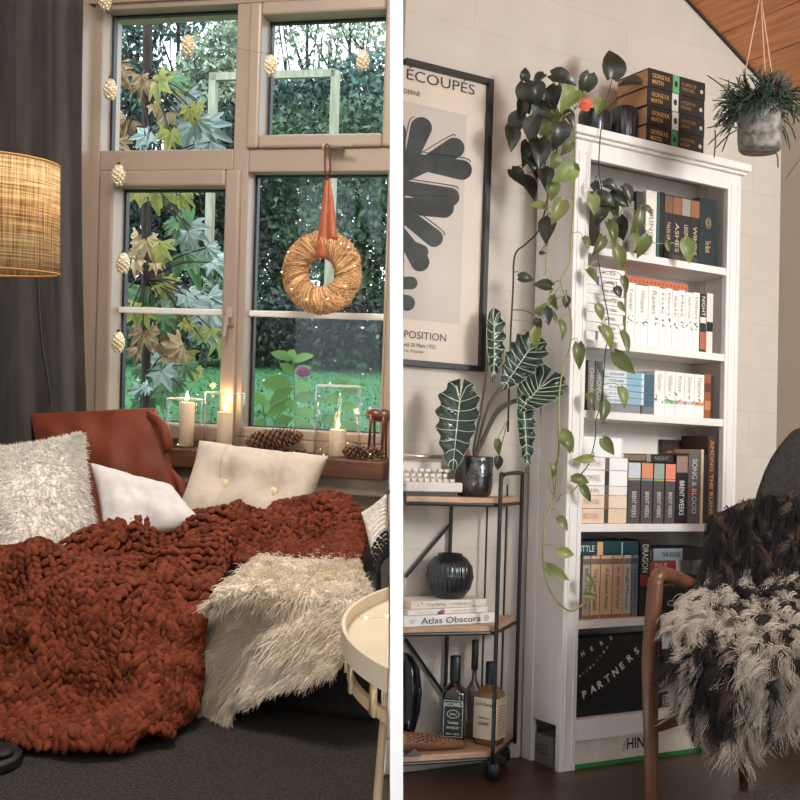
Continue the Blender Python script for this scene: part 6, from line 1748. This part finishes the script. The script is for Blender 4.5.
MB().grid(rows).build('backrest', M_shell, ch, smooth=True, thick=.028, sub=1)
# fleece over it
M_fd = mat('black_fleece', (26, 23, 22), .7, island=.35); M_fc = mat('cream_fleece', (206, 192, 174), .75, island=.22, sheen=.3); M_fb = mat('brown_fleece', (92, 72, 56), .75, island=.35)
fr_ = [[(716, 516, 3.13), (744, 502, 3.15), (785, 496, 3.17), (840, 496, 3.15)], [(708, 555, 3.05), (740, 550, 3.07), (785, 548, 3.08), (842, 550, 3.06)], [(698, 592, 3.00), (732, 590, 3.0), (785, 588, 3.0), (845, 590, 2.98)],
       [(686, 612, 2.88), (722, 618, 2.85), (775, 622, 2.82), (845, 625, 2.8)], [(678, 634, 2.80), (716, 648, 2.72), (768, 654, 2.68), (845, 656, 2.66)], [(682, 672, 2.79), (713, 688, 2.71), (762, 690, 2.67), (830, 688, 2.65)], [(698, 704, 2.79), (718, 716, 2.72), (755, 716, 2.68), (805, 706, 2.66)]]
G = bicubic([[at(*p) for p in r] for r in fr_], 6, 5); Af = np.array([[tuple(p) for p in r] for r in G]); nv, nu = Af.shape[:2]
fo = MB().grid([[Vector(p) for p in r] for r in Af]).build('fleece', M_fd, smooth=True, thick=.012)
fo.name = 'fleece_throw'; tag(fo, 'shaggy black and cream curly fleece thrown over the armchair', 'fleece')
BASE['fleece_throw'] = BASE.get('fleece', Vector(fo.location))
du = np.gradient(Af, axis=1); dv = np.gradient(Af, axis=0); Nf = np.cross(du, dv); Nf /= np.linalg.norm(Nf, axis=2)[..., None] + 1e-9
fw_ = np.array(RR.ax[2]); Nf *= np.where((Nf @ fw_)[..., None] > 0, -1, 1)
sets = {k: ([], [], [], []) for k in 'dcb'}
for k in range(600):
    i, j = random.uniform(0, nv - 1.01), random.uniform(0, nu - 1.01); a, c = int(i), int(j); v, u = i / nv, j / nu
    p0 = Af[a, c]
    # where the pale locks are: seat, left and right of the front
    pale = (.40 < v < .62) * .93 + (v >= .62) * (.92 if (u < .20 or u > .52) else .03) + (.22 < v <= .40) * (.42 if u > .15 else .3)
    if v > .88: pale = .55
    kk = 'c' if random.random() < pale else ('b' if random.random() < .14 + .3 * (.2 < v < .45 and u < .3) else 'd')
    tdir = dv[a, c] / (np.linalg.norm(dv[a, c]) + 1e-9); sdir = du[a, c] / (np.linalg.norm(du[a, c]) + 1e-9)
    d0 = Nf[a, c] * random.uniform(.15, .45) + tdir * random.uniform(.4, 1.0) + sdir * random.uniform(-.7, .7)
    ph_ = random.uniform(0, 2 * PI); cn_ = random.uniform(.7, 1.3)
    for q in range(44):
        S = sets[kk]; S[0].append(p0 + np.random.normal(0, .005, 3)); S[1].append(d0); S[2].append(cn_ * random.uniform(.85, 1.1) * (.066 if v < .65 else .082)); S[3].append(ph_ + random.gauss(0, .25))
for kk, m in (('d', M_fd), ('c', M_fc), ('b', M_fb)):
    R_, D_, L_, H_ = sets[kk]
    # locks of twenty share one curl
    n = len(R_)
    st_ = np.random.get_state(); 
    hair('locks', R_, D_, np.array(L_), .0011, m, fo, seg=9, droop=.35, curl=.17 if kk != 'd' else .10, curl_n=1.15, jitter=.03, tip=.35, ph=np.array(H_))
# ---- shaggy rug corner
rg = [RR.on(728, 801, Z=0), RR.on(793, 787, Z=0), RR.on(880, 775, Z=0), RR.on(900, 840, Z=0), RR.on(735, 840, Z=0)]
M_rug = mat('grey_rug', (112, 98, 86), .95, island=.3)
ro = MB().prism([tuple(p.xy) for p in rg], .0005, .012).build('rug', M_rug); tag(ro, 'corner of a fuzzy grey-brown rug on the dark floor', 'rug')
P0 = np.array([tuple(p) for p in rg]); R_ = []
for k in range(5000):
    w = np.random.dirichlet([.6] * 5); q = w @ P0; R_.append((q[0], q[1], .011))
hair('pile', R_, [(0, 0, 1)] * len(R_), .018, .0016, M_rug, ro, seg=2, droop=.2, jitter=.5)

finish()
